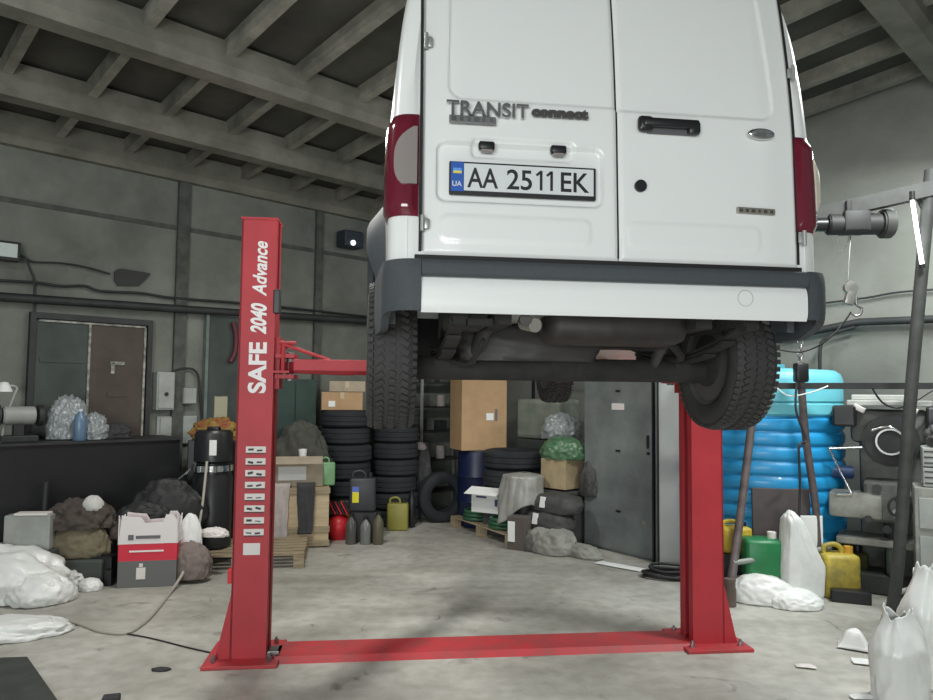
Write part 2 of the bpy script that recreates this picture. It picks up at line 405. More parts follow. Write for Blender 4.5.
# ================================================================== VAN
VAN = thing('delivery_van', 'white panel van raised on the red lift, rear doors facing the camera', 'van', (.533, 2.564, 1.562), R(7.4))
VAN.scale = (.93, .93, .93)
Z = 1.55
def lean(z): # rear face leans forward going up
    return 0 if z < .75 else .035*(z-.75)+.10*max(0, z-1.15)**2
def halfw(z):
    # half width of body vs local height
    P = [(.30, .85), (.45, .872), (.70, .878), (.85, .878), (1.05, .876), (1.25, .868), (1.45, .855), (1.62, .838), (1.78, .815), (1.90, .775), (1.97, .66), (2.01, .0)]
    for (z0, w0), (z1, w1) in zip(P, P[1:]):
        if z <= z1: return w0+(w1-w0)*max(0, (z-z0)/(z1-z0))
    return 0
ZS = [.30, .45, .60, .70, .80, .95, 1.10, 1.22, 1.34, 1.46, 1.56, 1.64, 1.72, 1.80, 1.86, 1.90, 1.93, 1.96, 1.98, 1.995]
def taper(y): return .012*min(1, max(0, y)/.5)  # body widens forward of the rear doors
WR = .42
def archz(y, cy):
    d = abs(y-cy)
    return .50+math.sqrt(WR*WR-d*d) if d < WR else None
ys = [0, .01, .03, .06, .10, .16, .24, .30]+[.33+i*.06 for i in range(15)]+[1.25, 1.6, 2.0, 2.4, 2.8, 3.1]+[3.22+i*.07 for i in range(13)]+[4.2, 4.35, 4.48, 4.56, 4.6]
FRONT_Y = 3.74
def roofz(y):
    if y < 2.3: return 1.995
    if y < 3.35: return 1.995-.845*((y-2.3)/1.05)**1.25
    if y < 4.3: return 1.15-.17*((y-3.35)/.95)
    return .98-.55*((y-4.3)/.3)**2
def body_section(y):
    rr = .07
    k = 1.
    inset = rr*(1-math.sqrt(max(0, 1-(1-min(y, rr)/rr)**2)))
    fr = 0 if y < 4.0 else .22*((y-4.0)/.6)**2
    top = roofz(y); za = .40 if y > .35 else .53
    for cy in (.76, FRONT_Y+.04):
        a = archz(y, cy)
        if a: za = max(za, a)
    pts = []
    fz = .50
    pts.append((0, fz)); pts.append((.56, fz)); pts.append((.56, max(fz, za) if za > .5 else fz))
    sc = (top-.30)/(1.695)
    first = True
    for z in ZS:
        zz = .30+(z-.30)*sc
        w = halfw(z)+taper(y)*(1 if z < 1.3 else max(.25, 1-(z-1.3)*1.4))
        w = max(0, w-inset-fr)
        zz2 = max(zz, za) if zz < 1.0 else zz
        if first: pts.append((w*.985, zz2)); first = False
        pts.append((w, zz2))
    pts.append((0, top+.012 if y > 0 else top))
    return pts
b = new(); secs = []
for y in ys:
    pts = body_section(y)
    full = [(x, z) for x, z in pts]+[(-x, z) for x, z in pts[-2:0:-1]]
    secs.append([b.verts.new((x, y+lean(z)*max(0, 1-y/1.2), z)) for x, z in full])
N = len(secs[0])
for a, c in zip(secs, secs[1:]):
    for k in range(N):
        try: b.faces.new((a[k], a[(k+1) % N], c[(k+1) % N], c[k]))
        except ValueError: pass
b.faces.new(secs[0][::-1]); b.faces.new(secs[-1])
# triangulate end caps robustly
bmesh.ops.triangulate(b, faces=[f for f in b.faces if len(f.verts) > 4])
body = obj('body', b, white, VAN, sm=40)
# glasshouse (windscreen + side front windows) far side, simple darker patches following the shell
b = new()
sheet(b, lambda u, v: Vector(((u-.5)*1.35, 2.62+.62*v, roofz(2.62+.62*v)+.02)), 6, 6, .01); obj('windscreen', b, mat('dark_glass', (.02, .03, .03), .08), VAN)
# rear doors as pressed panels
def rrect(x, z, x0, x1, z0, z1, r):
    cx = (x0+x1)/2; cz = (z0+z1)/2; dx = abs(x-cx)-(x1-x0)/2+r; dz = abs(z-cz)-(z1-z0)/2+r
    return math.hypot(max(dx, 0), max(dz, 0))+min(max(dx, dz), 0)-r
def ss(a, c, x):
    t = min(1, max(0, (x-a)/(c-a))); return t*t*(3-2*t)
def door(x0, x1f, x0f, z0, z1, presses, left):
    """x0f(z), x1f(z) side edges"""
    nx, nz = 130, 190
    def f(u, v):
        z = z0+(z1-z0)*v; xa = x0f(z); xb = x1f(z); x = xa+(xb-xa)*u
        d = 0
        for (pa, pb, pc, pd, r, dep, wd_) in presses:
            d += dep*(1-ss(-wd_, wd_, rrect(x+(.07*(z-1.3) if pc > 1.29 and not left else -.02*(z-1.3) if pc > 1.29 else 0), z, pa, pb, pc, pd, r)))
        e = min(x-xa, xb-x, z-z0, z1-z)
        edge = .012*(1-ss(0, .014, e))
        # round off towards the pillar side
        side = (xb-x) if not left else (x-xa)
        curve = .02*(1-ss(0, .16, side))
        return Vector((x, -.024+lean(z)+d+edge+curve*.6, z))
    b = new(); sheet(b, f, nx, nz, .03); return b
zt = 1.91
def gl(z): return -.757+max(0, z-1.25)*.0
def gr(z): return .772-max(0, z-1.25)*.025
pL = [(-.655, .05+.9, 1.305, 1.75, .07, .010, .006)]
b = door(0, lambda z: .011, gl, .687, zt, [(-.658, .40, 1.300, 2.4, .06, .009, .0045), (-.70, -.048, .895, 1.125, .035, .018, .006), (-.565, -.16, 1.075, 1.145, .02, .012, .006), (-.685, -.1, .74, .84, .03, -.004, .01)], True)
rdl = obj('rear_door', b, white, VAN, sm=50)
b = door(0, gr, lambda z: .0185, .687, zt, [(-.40, .683, 1.292, 2.4, .06, .009, .0045), (.05, .60, .74, .84, .03, -.003, .01)], False)
rdr = obj('rear_door', b, white, VAN, sm=50)
# dark seal visible in the door gaps
b = new()
sheet(b, lambda u, v: Vector((.007+.014*u, -.002+lean(.70+1.21*v), .70+1.21*v)), 1, 30, .03); 
obj('door_seal', b, mat('black_seal', (.01, .01, .011), .7), VAN)
for fn, sgn in ((gl, -1), (gr, 1)):
    def f(u, v, fn=fn, sgn=sgn):
        z = .70+1.21*v; return Vector((fn(z)+sgn*(.010*u-.001), -.004+lean(z), z))
    b = new(); sheet(b, f, 1, 30, .03 if sgn > 0 else .03); obj('door_seal', b, MATS['black_seal'], VAN)
b = new(); bx(b, (0, -.004, .674), (1.56, .03, .022)); obj('door_seal', b, MATS['black_seal'], VAN)
# hinges
for x, z in ((-.735, 1.522), (-.742, .80), (.765, 1.50), (.778, .802)):
    b = new(); y = -.03+lean(z)
    cyl(b, (x-.012 if x < 0 else x+.004, y-.01, z-.030), (x-.012 if x < 0 else x+.004, y-.01, z+.030), .008, 12)
    bx(b, (x+(.004 if x < 0 else -.004), y, z), (.02, .014, .04), bev=.004); bx(b, (x+(-.018 if x < 0 else .014), y+.008, z), (.012, .012, .03), bev=.003)
    obj('hinge', b, mat('painted_metal_hinge', (.42, .43, .42), .35, metal=.5), VAN, sm=40)
# plate
PL = obj('license_plate', bx(new(), (-.367, -.020, .982), (.574, .016, .128), bev=.004), textb, VAN)
b = new(); bx(b, (-.345, -.030, .985), (.507, .006, .104)); obj('plate_face', b, platew, PL)
b = new(); bx(b, (-.624, -.030, .985), (.048, .006, .112)); obj('country_band', b, plateb, PL)
b = new(); bx(b, (-.624, -.034, 1.012), (.032, .003, .011)); obj('flag', b, mat('flag_blue', (.10, .32, .75), .5), PL)
b = new(); bx(b, (-.624, -.034, 1.002), (.032, .003, .010)); obj('flag', b, mat('flag_yellow', (.75, .62, .10), .5), PL)
text('country_letters', 'UA', .028, platew, PL, TM(-.643, -.034, .948), .001, .0004, .036)
text('plate_number', 'AA', .108, textb, PL, TM(-.586, -.034, .946), .0015, .0012, .118)
text('plate_number', '25', .108, textb, PL, TM(-.434, -.034, .946), .0015, .0012, .098)
for x in (-.300, -.259):
    b = new(); bx(b, (x, -.034, .984), (.010, .003, .076)); bx(b, (x-.0095, -.034, 1.0115), (.024, .003, .009), rot=Matrix.Rotation(R(-42), 4, 'Y')); obj('plate_number', b, textb, PL)

text('plate_number', 'EK', .108, textb, PL, TM(-.222, -.034, .946), .0015, .0012, .112)
for x in (-.51, -.227):
    b = new(); bx(b, (x, -.012, 1.115), (.062, .03, .034), bev=.008)
    o = obj('plate_light', b, dark, VAN, sm=50)
    b = new(); bx(b, (x, -.016, 1.095), (.044, .02, .012), bev=.003); obj('light_cover', b, lensclr, o)
# lettering
text('lettering', 'TRANSIT', .078, mat('letter_chrome', (.42, .43, .43), .22, metal=.85), VAN, TM(-.668, -.030, 1.226), .005, .001, .318)
b = None
text('lettering', 'connect', .050, mat('letter_dark', (.09, .085, .085), .4, metal=.4), VAN, TM(-.338, -.030, 1.240), .004, .003, .226)
b = new(); bx(b, (-.567, -.028, 1.208), (.18, .010, .032), bev=.003); bd = obj('badge', b, mat('badge_grey', (.22, .225, .225), .35, metal=.5), VAN)
b = new()
for k, wv in enumerate((.018, .014, .012, .02, .012, .014)): bx(b, (-.64+k*.029, -.034, 1.208), (wv, .003, .018))
obj('badge_mark', b, chrome, bd)
b = new(); lathe(b, [(.0, .008), (.03, .008), (.052, .006), (.058, 0), (.058, -.006), (0, -.006)], 40, Matrix.Translation((.609, -.028, 1.222)) @ Matrix.Rotation(PI/2, 4, 'X') @ Matrix.Diagonal((1, .40, 1, 1)))
ov = obj('emblem', b, chrome, VAN, sm=60)
b = new(); lathe(b, [(.0, .0105), (.044, .0095), (.046, .006), (0, .006)], 40, Matrix.Translation((.609, -.028, 1.222)) @ Matrix.Rotation(PI/2, 4, 'X') @ Matrix.Diagonal((1, .36, 1, 1)))
obj('emblem_face', b, mat('emblem_grey', (.22, .24, .24), .35, col2=(.10, .11, .11), scale=22), ov, sm=60)
b = new(); bx(b, (.581, -.028, .905), (.162, .012, .026), rot=Matrix.Rotation(.02, 4, 'Y'), bev=.004); bd = obj('badge', b, mat('badge_tan', (.36, .35, .31), .3, metal=.6), VAN)
b = new()
for k, wv in enumerate((.018, .016, .02, .012, .018, .016)): bx(b, (.515+k*.026, -.0345, .905-.0004*k), (wv*.8, .003, .012))
obj('badge_mark', b, mat('badge_ink', (.07, .06, .04), .5), bd)
# door handle and lock
b = new(); bx(b, (.118, -.036, 1.232), (.060, .036, .062), bev=.015); bx(b, (.318, -.036, 1.225), (.052, .036, .056), bev=.014); bx(b, (.22, -.050, 1.235), (.23, .024, .036), bev=.01)
hd = obj('door_handle', b, dark, VAN, sm=45)
b = new(); bx(b, (.22, -.020, 1.225), (.18, .010, .05), bev=.004); obj('handle_recess', b, mat('shade_plastic', (.10, .105, .11), .5), hd)
b = new(); cyl(b, (.101, -.018, .985), (.101, -.036, .985), .024, 24, bev=.003); obj('door_lock', b, dark, VAN, sm=40)
# tail lamps wrapping the corner
def corner(t, z, sg, out=0.):
    rr = .07; w = halfw(z)+.0
    # t in 0..1 : from the door gap round the corner to the side
    L1 = w-rr-.768; L2 = rr*PI/2; L3 = .10; d = t*(L1+L2+L3)
    if d < L1: x = .768+d; y = -out
    elif d < L1+L2:
        a = (d-L1)/rr; x = w-rr+(rr+out)*math.sin(a); y = rr-(rr+out)*math.cos(a)
    else: x = w+out+.012*min(1, (rr+d-L1-L2)/.5); y = rr+(d-L1-L2)
    return Vector((sg*x, y+lean(z), z))
for sg in (-1, 1):
    z0, z1 = .835, 1.235
    def f(u, v, o=.014, sg=sg, ta=0, tb=1, za=z0, zc=z1, bul=.016):
        z = za+(zc-za)*v; t = ta+(tb-ta)*u
        e = min(v*(zc-za), (1-v)*(zc-za), u*.25, (1-u)*.25+.01)
        return corner(t, z, sg, o+bul*ss(0, .04, e)-.012)
    b = new(); sheet(b, f, 26, 26, .016*sg); tl = obj('tail_lamp', b, lensred, VAN, sm=60)
    if sg < 0:
        def g(u, v):
            v2 = v; z = .955+.225*v2
            k = abs(v2-.42)*2; tb = .34-.16*k**3
            t = .03+(tb-.03)*u; return corner(t, z+.0, sg, .0235)
        b = new(); sheet(b, g, 16, 14, -.01); obj('clear_lens', b, lensclr, tl, sm=60)
    else:
        def g(u, v):
            z = .93+.22*v; t = .40+.5*u; e = min(u, 1-u, v, 1-v)
            return corner(t, z, sg, .022+.02*ss(0, .25, e))
        b = new(); sheet(b, g, 16, 14, .012); obj('clear_lens', b, lenscream, tl, sm=60)
# bumper
def bump_path(t, z, off):
    """t -1..1 across the back, beyond 1 goes round the corner and forward"""
    sg = 1 if t >= 0 else -1; w = .90 if sg > 0 else .882; rr = .10; a = abs(t)
    L1 = w-rr; L2 = rr*PI/2; d = a
    if d <= L1: x = d; y = -off
    elif d <= L1+L2:
        q = (d-L1)/rr; x = w-rr+(rr+off*.35)*math.sin(q); y = rr-(rr+off)*math.cos(q)
    else: x = w+off*.35+.025*ss(0, .36, d-L1-L2); y = rr+(d-L1-L2)
    return Vector((sg*x, y, z))
def bump(name, t0, t1, z0f, z1f, off, m, n=40, bow=.0):
    def f(u, v):
        t = t0+(t1-t0)*u; z = z0f(t)+(z1f(t)-z0f(t))*v
        e = 1-(2*v-1)**4
        return bump_path(t, z, off-.012+.012*e+bow*(1-(2*v-1)**2))
    b = new(); sheet(b, f, n, 10, .03 if t1 > t0 else -.03); return obj(name, b, m, VAN, sm=50)
bump('bumper_strip', -.755, .80, lambda t: .600, lambda t: .664, .055, blackpl, 60)
bump('bumper_panel', -.755, .785, lambda t: .465, lambda t: .597, .048, white, 60)
for sg in (-1, 1):
    ft = 1.26
    top = lambda t: .664+.01*ss(.8, 1.2, abs(t))
    bot = lambda t: .470-.06*ss(.86, 1.05, abs(t))
    bump('bumper_corner', sg*(.757 if sg < 0 else .787), sg*ft, bot, top, .060, blackpl, 40)
b = new(); bx(b, (0, .06, .53), (1.5, .10, .05)); obj('bumper_beam', b, under, VAN)
b = new()
# small round tow cover line on the panel
lathe(b, [(.030, 0), (.033, .0), (.033, .002), (.030, .002)], 28, Matrix.Translation((.52, -.049, .55)) @ Matrix.Rotation(PI/2, 4, 'X'), close=True)
obj('tow_cover', b, mat('panel_line', (.55, .56, .55), .5), VAN)
# wheel arch flares
for sg in (-1, 1):
    for cy in (.76, FRONT_Y+.04):
        def f(u, v, sg=sg, cy=cy):
            a = R(-6)+R(190)*u
            rad = WR-.005+.16*v
            k = .015+.08*ss(.0, .30, u); w = .872+k*(1 if v < .25 else 1-(v-.25)/.75)
            y = cy-math.cos(a)*rad; z = .50+math.sin(a)*rad
            return Vector((sg*w, y, z))
        b = new(); sheet(b, f, 40, 6, .03 if sg > 0 else -.03)
        obj('wheel_arch', b, blackpl, VAN, sm=50)
# wheels
def tyre(parent, name, R_, w, tread=True, m=rub, axis='X', seg=64, loc=(0, 0, 0)):
    hw = w/2
    prof = [(R_*.60, -hw*.70), (R_*.68, -hw*.95), (R_*.82, -hw*1.04), (R_*.93, -hw*.93), (R_*.972, -hw*.78), (R_*.985, -hw*.4),
            (R_*.985, hw*.4), (R_*.972, hw*.78), (R_*.93, hw*.93), (R_*.82, hw*1.04), (R_*.68, hw*.95), (R_*.60, hw*.70), (R_*.63, hw*.3), (R_*.63, -hw*.3)]
    M = Matrix.Translation(loc) @ (Matrix.Rotation(PI/2, 4, 'Y') if axis == 'X' else Matrix.Identity(4))
    b = new(); lathe(b, prof, seg, M, close=True)
    o = obj(name, b, m, parent, sm=50)
    if tread:
        b = new(); n = 62
        for k in range(n):
            a = 2*PI*k/n
            for row, (x, wx, ph, sk) in enumerate(((-.86, .22, 0, .0), (-.50, .34, .5, .5), (0, .26, .2, -.3), (.50, .34, .5, -.5), (.86, .22, 0, .0))):
                aa = a+ph*2*PI/n; rad = R_*(.99 if abs(x) < .7 else .968)
                Mx = Matrix.Rotation(aa, 4, 'X') @ Matrix.Translation((x*hw, 0, rad)) @ Matrix.Rotation(sk, 4, 'Z') @ (Matrix.Rotation(math.copysign(.35, x), 4, 'Y') if abs(x) > .7 else Matrix.Identity(4))
                bx(b, (0, 0, 0), (wx*hw, 2*PI*R_/n*.62, .016), M=Matrix.Translation(loc) @ Mx)
        obj('tread', b, m, o)
    return o
for sg in (-1, 1):
    for cy in (.76, FRONT_Y+.04):
        fr_ = cy > 2; wz = .43 if fr_ else .342; tx = .74 if fr_ else .845
        ty = tyre(VAN, 'tyre', .345, .215, True, mat('van_tyre_rubber', (.045, .045, .044), .75, var=.2, scale=10), loc=(sg*tx, cy, wz))
        b = new()
        M = Matrix.Translation((sg*tx, cy, wz)) @ Matrix.Rotation(sg*PI/2, 4, 'Y')
        lathe(b, [(.215, -.085), (.222, -.10), (.205, -.09), (.20, .0), (.19, .03), (.13, .055), (.06, .05), (.055, .075), (0, .075)], 40, M)
        rim = obj('rim', b, mat('grey_steel_rim', (.12, .12, .12), .5, metal=.4), VAN, sm=50)
        b = new()
        M2 = Matrix.Translation((sg*tx, cy, wz)) @ Matrix.Rotation(-sg*PI/2, 4, 'Y')
        lathe(b, [(0, .12), (.09, .12), (.13, .10), (.13, .03), (.0, .0)], 32, M2)
        for k in range(5):
            a = 2*PI*k/5; cyl(b, (sg*(tx+.045), cy+.055*math.cos(a), wz+.055*math.sin(a)), (sg*(tx+.075), cy+.055*math.cos(a), wz+.055*math.sin(a)), .011, 8)
        obj('brake_drum', b, under, VAN, sm=50)
# underbody
for sg in (-1, 1):
    b = new(); bx(b, (sg*.72, 1.20, .44), (.34, .02, .36)); obj('wheel_liner', b, under, VAN)
    b = new(); bx(b, (sg*.575, .60, .53), (.02, 1.1, .16)); obj('wheel_liner', b, under, VAN)
b = new(); cyl(b, (-.74, .76, .285), (.74, .76, .285), .056, 20); lathe(b, [(0, -.12), (.07, -.1), (.11, -.03), (.11, .03), (.07, .1), (0, .12)], 24, Matrix.Translation((.0, .76, .29)) @ Matrix.Rotation(PI/2, 4, 'Y') @ Matrix.Diagonal((.6, .6, 1, 1)))
obj('rear_axle', b, under, VAN, sm=50)
for sg in (-1, 1):
    b = new()
    for k, (L, dz) in enumerate(((.70, 0), (.52, -.018), (.34, -.034))):
        P = [(sg*.60, .76-L+2*L*i/12, .36+dz+.10*((i-6)/6)**2*(L/.7)**2) for i in range(13)]
        for p, q in zip(P, P[1:]):
            pm = (Vector(p)+Vector(q))/2; an = math.atan2(q[2]-p[2], q[1]-p[1]); bx(b, pm, (.06, (Vector(q)-Vector(p)).length+.004, .012), rot=Matrix.Rotation(an, 4, 'X'))
    bx(b, (sg*.60, .07, .48), (.05, .05, .10)); bx(b, (sg*.60, .76, .30), (.08, .12, .05))
    obj('leaf_spring', b, under, VAN)
    b = new(); cyl(b, (sg*.47, .80, .27), (sg*.42, .42, .50), .026, 12); cyl(b, (sg*.445, .61, .385), (sg*.42, .42, .50), .034, 12); obj('shock_absorber', b, mat('grey_damper', (.05, .05, .05), .5), VAN, sm=50)
    b = new(); bx(b, (sg*.42, 1.6, .475), (.07, 3.0, .07)); obj('chassis_rail', b, under, VAN)
b = new(); bx(b, (0, 0, 0), (.62, .28, .15), bev=.06); o = obj('silencer', b, mat('dull_muffler', (.055, .05, .047), .6, metal=.4, var=.3), VAN, sm=60); o.location = (.10, .32, .455)
b = new(); tube(b, [(-.22, .30, .455), (-.30, .26, .455), (-.33, .12, .46), (-.345, .02, .452)], .024, 12); obj('exhaust_pipe', b, mat('dull_muffler', (.1, .1, .1)), VAN, sm=60)
b = new(); cyl(b, (-.330, .12, .448), (-.305, .03, .432), .028, 20); obj('exhaust_tip', b, mat('pale_exhaust_tip', (.34, .33, .29), .45, metal=.5), VAN, sm=60)
b = new(); tube(b, [(.40, .34, .42), (.42, .6, .40), (.30, .9, .42), (.15, 1.4, .44), (.12, 2.6, .44)], .024, 10); obj('exhaust_pipe', b, MATS['dull_muffler'], VAN, sm=60)
b = new(); blob(b, (-.18, .95, .32), (.85, .75, .20), 4, .08, 1.5, 4, .5, box=.7); obj('fuel_tank', b, mat('black_fuel_tank', (.045, .042, .04), .6), VAN, sm=180)
b = new(); bx(b, (-.56, .22, .475), (.16, .28, .10), bev=.02); bx(b, (-.52, .05, .44), (.10, .04, .03), bev=.006); obj('tow_bracket', b, under, VAN, sm=40)
b = new(); tube(b, [(.55, .90, .36), (.52, .55, .34), (.35, .30, .40), (.20, .22, .46)], .018, 8); obj('brake_hose', b, under, VAN, sm=60)
b = new(); tube(b, [(-.62, .72, .34), (-.5, .55, .30), (-.45, .40, .40)], .010, 8); obj('brake_hose', b, under, VAN, sm=60)

# ================================================================== LIFT
pl = fl(247.5, 662); pr = fl(709, 647)
mid = (pl+pr)/2; ly = math.atan2(pr.y-pl.y, pr.x-pl.x); HW = (pr-pl).length/2
LIFT = thing('car_lift', 'red two-post car lift with white lettering, holding up the white van', 'lift', mid, ly)
CW, CD, CH = .225, .21, 2.84
for sg in (-1, 1):
    cx = sg*HW
    b = new(); o_ = sg   # outer side direction
    # C-profile open to the inside
    bx(b, (cx, .006, CH/2), (CW, .012, CH)); bx(b, (cx, CD-.006, CH/2), (CW, .012, CH)); bx(b, (cx+o_*(CW/2-.006), CD/2, CH/2), (.012, CD, CH))
    for y in (.035, CD-.035): bx(b, (cx-o_*(CW/2-.006), y, CH/2), (.012, .06, CH))
    bx(b, (cx, CD/2, CH+.006), (CW+.012, CD+.012, .014))
    col = obj('column', b, red, LIFT)
    b = new(); bx(b, (cx+o_*.03, CD/2, .011), (.46, .46, .022), bev=.004)
    bp_ = obj('base_plate', b, redd, LIFT)
    for y in (0.006, CD-.006):
        b = new(); xo = cx+o_*CW/2; prism(b, [(xo, .02), (xo+o_*.09, .02), (xo, .42)], y-.007, y+.007); obj('gusset', b, red, LIFT)
    for dx, dy in ((-.17, -.05), (.17, -.05), (-.17, CD+.05), (.17, CD+.05)):
        b = new(); cyl(b, (cx+o_*.03+dx, dy, .02), (cx+o_*.03+dx, dy, .05), .016, 6); cyl(b, (cx+o_*.03+dx, dy, .05), (cx+o_*.03+dx, dy, .065), .008, 10); obj('anchor_bolt', b, steel, bp_)
    # inner side carriage
    xi = cx-o_*(CW/2)
    b = new(); bx(b, (xi-o_*.01, CD/2+.03, 1.90), (.04, .16, .34)); bx(b, (xi+o_*.05, CD/2, 1.98), (.10, .15, .55)); bx(b, (xi-o_*.07, CD/2, 1.945), (.12, .22, .025)); bx(b, (xi-o_*.07, CD/2, 1.81), (.12, .22, .025))
    car = obj('carriage', b, red, LIFT)
    b = new(); bx(b, (xi-o_*.01, .02, 2.30), (.045, .06, .16), bev=.008); obj('lock_box', b, dark, LIFT)
    b = new(); cyl(b, (cx-o_*.02, CD/2, .3), (cx-o_*.02, CD/2, CH-.05), .022, 12); obj('screw_spindle', b, mat('greased_steel', (.10, .09, .08), .4, metal=.6), LIFT)
    # two telescopic arms per side with pads
    for (ax, ay) in ((-o_*.78, .95),):
        p0 = Vector((xi-o_*.085, CD/2+(.05 if ay > 0 else -.05), 1.875)); p1 = Vector((cx+ax, CD/2+ay, 1.875)); 
        d = (p1-p0); L = d.length; u = d.normalized(); rot = u.to_track_quat('X', 'Z').to_matrix().to_4x4()
        b = new(); bx(b, p0+u*L*.30, (L*.64, .11, .075), rot=rot, bev=.004)
        arm = obj('arm', b, red, LIFT)
        b = new(); bx(b, p0+u*L*.66, (L*.70, .085, .06), rot=rot, bev=.004); obj('arm_extension', b, red, arm)
        b = new(); cyl(b, p0-Vector((0, 0, .09)), p0+Vector((0, 0, .10)), .024, 14); cyl(b, p0+Vector((0, 0, .12)), p0+Vector((0, 0, .135)), .032, 14); obj('hinge_pin', b, steel, arm)
        b = new(); cyl(b, p1+Vector((0, 0, -.05)), p1+Vector((0, 0, .03)), .032, 16); cyl(b, p1+Vector((0, 0, .03)), p1+Vector((0, 0, .058)), .06, 20); obj('lifting_pad', b, dark, arm)
        # the arm seen left of the van: straight run from the left carriage
for dr_ in (1, -1):
  xi = -dr_*(HW-CW/2)
  b = new(); bx(b, (xi+dr_*.44, .02, 1.885), (.62, .10, .075), bev=.005); a1 = obj('arm', b, red, LIFT)
  b = new(); bx(b, (xi+dr_*.86, .02, 1.89), (.42, .08, .058), bev=.004); obj('arm_extension', b, red, a1)
  b = new(); bx(b, (xi+dr_*.62, .02, 1.90), (.03, .112, .095), bev=.004); obj('arm_collar', b, redd, a1)
  b = new()
  cyl(b, (xi+dr_*.06, 0, 2.02), (xi+dr_*.36, 0, 1.92), .011, 10); cyl(b, (xi+dr_*.03, 0, 2.03), (xi+dr_*.14, 0, 2.03), .012, 10); cyl(b, (xi+dr_*.06, 0, 1.83), (xi+dr_*.06, 0, 2.03), .014, 10); bx(b, (xi+dr_*.05, .02, 1.84), (.11, .12, .015))
  obj('arm_gusset', b, red, a1)
  b = new(); cyl(b, (xi+dr_*1.02, .02, 1.84), (xi+dr_*1.02, .02, 1.925), .035, 16); cyl(b, (xi+dr_*1.02, .02, 1.925), (xi+dr_*1.02, .02, 1.937), .06, 20); obj('lifting_pad', b, dark, a1)
# floor beam with bevelled edges
x0, x1 = -HW+CW/2+.06, HW-CW/2-.0
b = new(); prism(b, [(-.06, .0), (-.02, .035), (.25, .035), (.29, .0)], x0, x1, axis='x'); fb = obj('floor_beam', b, redd, LIFT)
b = new(); bx(b, (x0-.02, .1, .02), (.08, .16, .03)); cyl(b, (x0-.05, .0, .05), (x0+.02, .0, .05), .012, 10); obj('beam_joint', b, steel, LIFT)
# lettering on the left column, reads upward
cx = -HW
def TU(x, y, z): return Matrix.Translation((x, y, z)) @ Matrix.Rotation(PI/2, 4, 'X') @ Matrix.Rotation(PI/2, 4, 'Z')
def zpost(py): 
    q = at(247, py, pl.y); return q.z
wt = mat('lettering_white', (.82, .80, .80), .5)
zA, zB_, zC, zD, zE = zpost(393), zpost(342), zpost(334), zpost(303), zpost(296)
text('lettering', 'SAFE', .150, wt, LIFT, TU(cx+.062, -.002, zA), .001, .005, zB_-zA)
text('lettering', '2040', .132, wt, LIFT, TU(cx+.055, -.002, zC), .001, .005, zD-zC, .25)
text('lettering', 'Advance', .122, wt, LIFT, TU(cx+.052, -.002, zE), .001, .003, zpost(241)-zE, .3)
for k in range(8):
    py = 449+k*11.8; z = zpost(py+.5)
    b = new(); bx(b, (cx+.016, -.001, z), (.125, .003, .040)); stc = obj('sticker', b, stick, LIFT)
    b = new()
    random.seed(k)
    for j in range(2): bx(b, (cx-.015+j*.055, -.003, z-.004+rnd(-.004, .006)), (.034, .002, rnd(.006, .016)), rot=Matrix.Rotation(rnd(-.3, .3), 4, 'Y'))
    bx(b, (cx+.016, -.003, z-.024), (.12, .002, .006)); obj('pictogram', b, textb, stc)
b = new(); z = zpost(549); bx(b, (cx+.006, -.001, z), (.105, .003, .074)); obj('sticker', b, stick, LIFT)
b = new(); z = zpost(577); bx(b, (cx-CW/2-.015, .05, z), (.03, .07, .09), bev=.006); obj('switch_box', b, redplain, LIFT)

# ================================================================== BLUE TANK
tc_ = W(7.22, 3.13)+Vector((-.06, 0, 0)); t = thing('water_tank', 'large ribbed blue plastic water tank with top painted as lamplit, by the right wall', 'tank', tc_)
prof = [(.0, .12), (.70, .12), (.75, .16)]
z = .16
TR = .775
while z < 1.50:
    prof += [(TR-.020, z+.006), (TR-.020, z+.018), (TR-.006, z+.030), (TR, z+.05), (TR, z+.10), (TR-.006, z+.122)]; z += .135
prof += [(TR-.03, z+.006), (TR-.03, z+.02)]; zt_ = z+.02
b = new(); lathe(b, prof+[(0, zt_)], 72); obj('tank_body', b, blueT, t, sm=35)
b = new(); lathe(b, [(TR-.03, zt_), (TR-.008, zt_+.02), (TR-.008, zt_+.11), (TR-.025, zt_+.125), (TR-.008, zt_+.14), (TR-.008, 1.87), (TR-.03, 1.93), (TR-.08, 1.965), (.3, 1.99), (.25, 1.99), (.25, 2.03), (0, 2.03)], 72); obj('tank_top', b, cyanT, t, sm=40)
b = new(); bx(b, (0, 0, .06), (1.3, 1.3, .12)); obj('platform', b, wood, t, rz=0)

# ================================================================== LOCKER
p0 = fl(583, 545); p1 = fl(655, 562)
rz = math.atan2(p1.y-p0.y, p1.x-p0.x); w = (p1-p0).length; hL = 2.02
t = thing('steel_locker', 'tall dented grey steel cabinet with a small label, right of the piled sacks', 'cabinet', p0, rz)
b = new(); bx(b, (w/2, .27, hL/2), (w, .5, hL), bev=.006); obj('body', b, lockM, t)
b = new(); bx(b, (w/2, .008, hL/2), (w-.05, .02, hL-.06), bev=.004); dr = obj('door', b, lockM, t)
for z in (.45, 1.1, 1.75):
    b = new(); bx(b, (w*.52, -.006, z), (.06, .01, .022)); obj('vent', b, dark, dr)
b = new(); bx(b, (w*.52, -.006, 1.58), (.17, .006, .07)); obj('label_plate', b, stick, dr)
b = new(); bx(b, (w-.07, -.02, 1.22), (.02, .025, .14), bev=.005); cyl(b, (w-.07, -.002, 1.1), (w-.07, -.02, 1.1), .016, 12); obj('handle', b, dark, dr)
b = new(); bx(b, (w-.012, 0, hL/2), (.02, .03, hL)); obj('hinge_edge', b, dark, t)
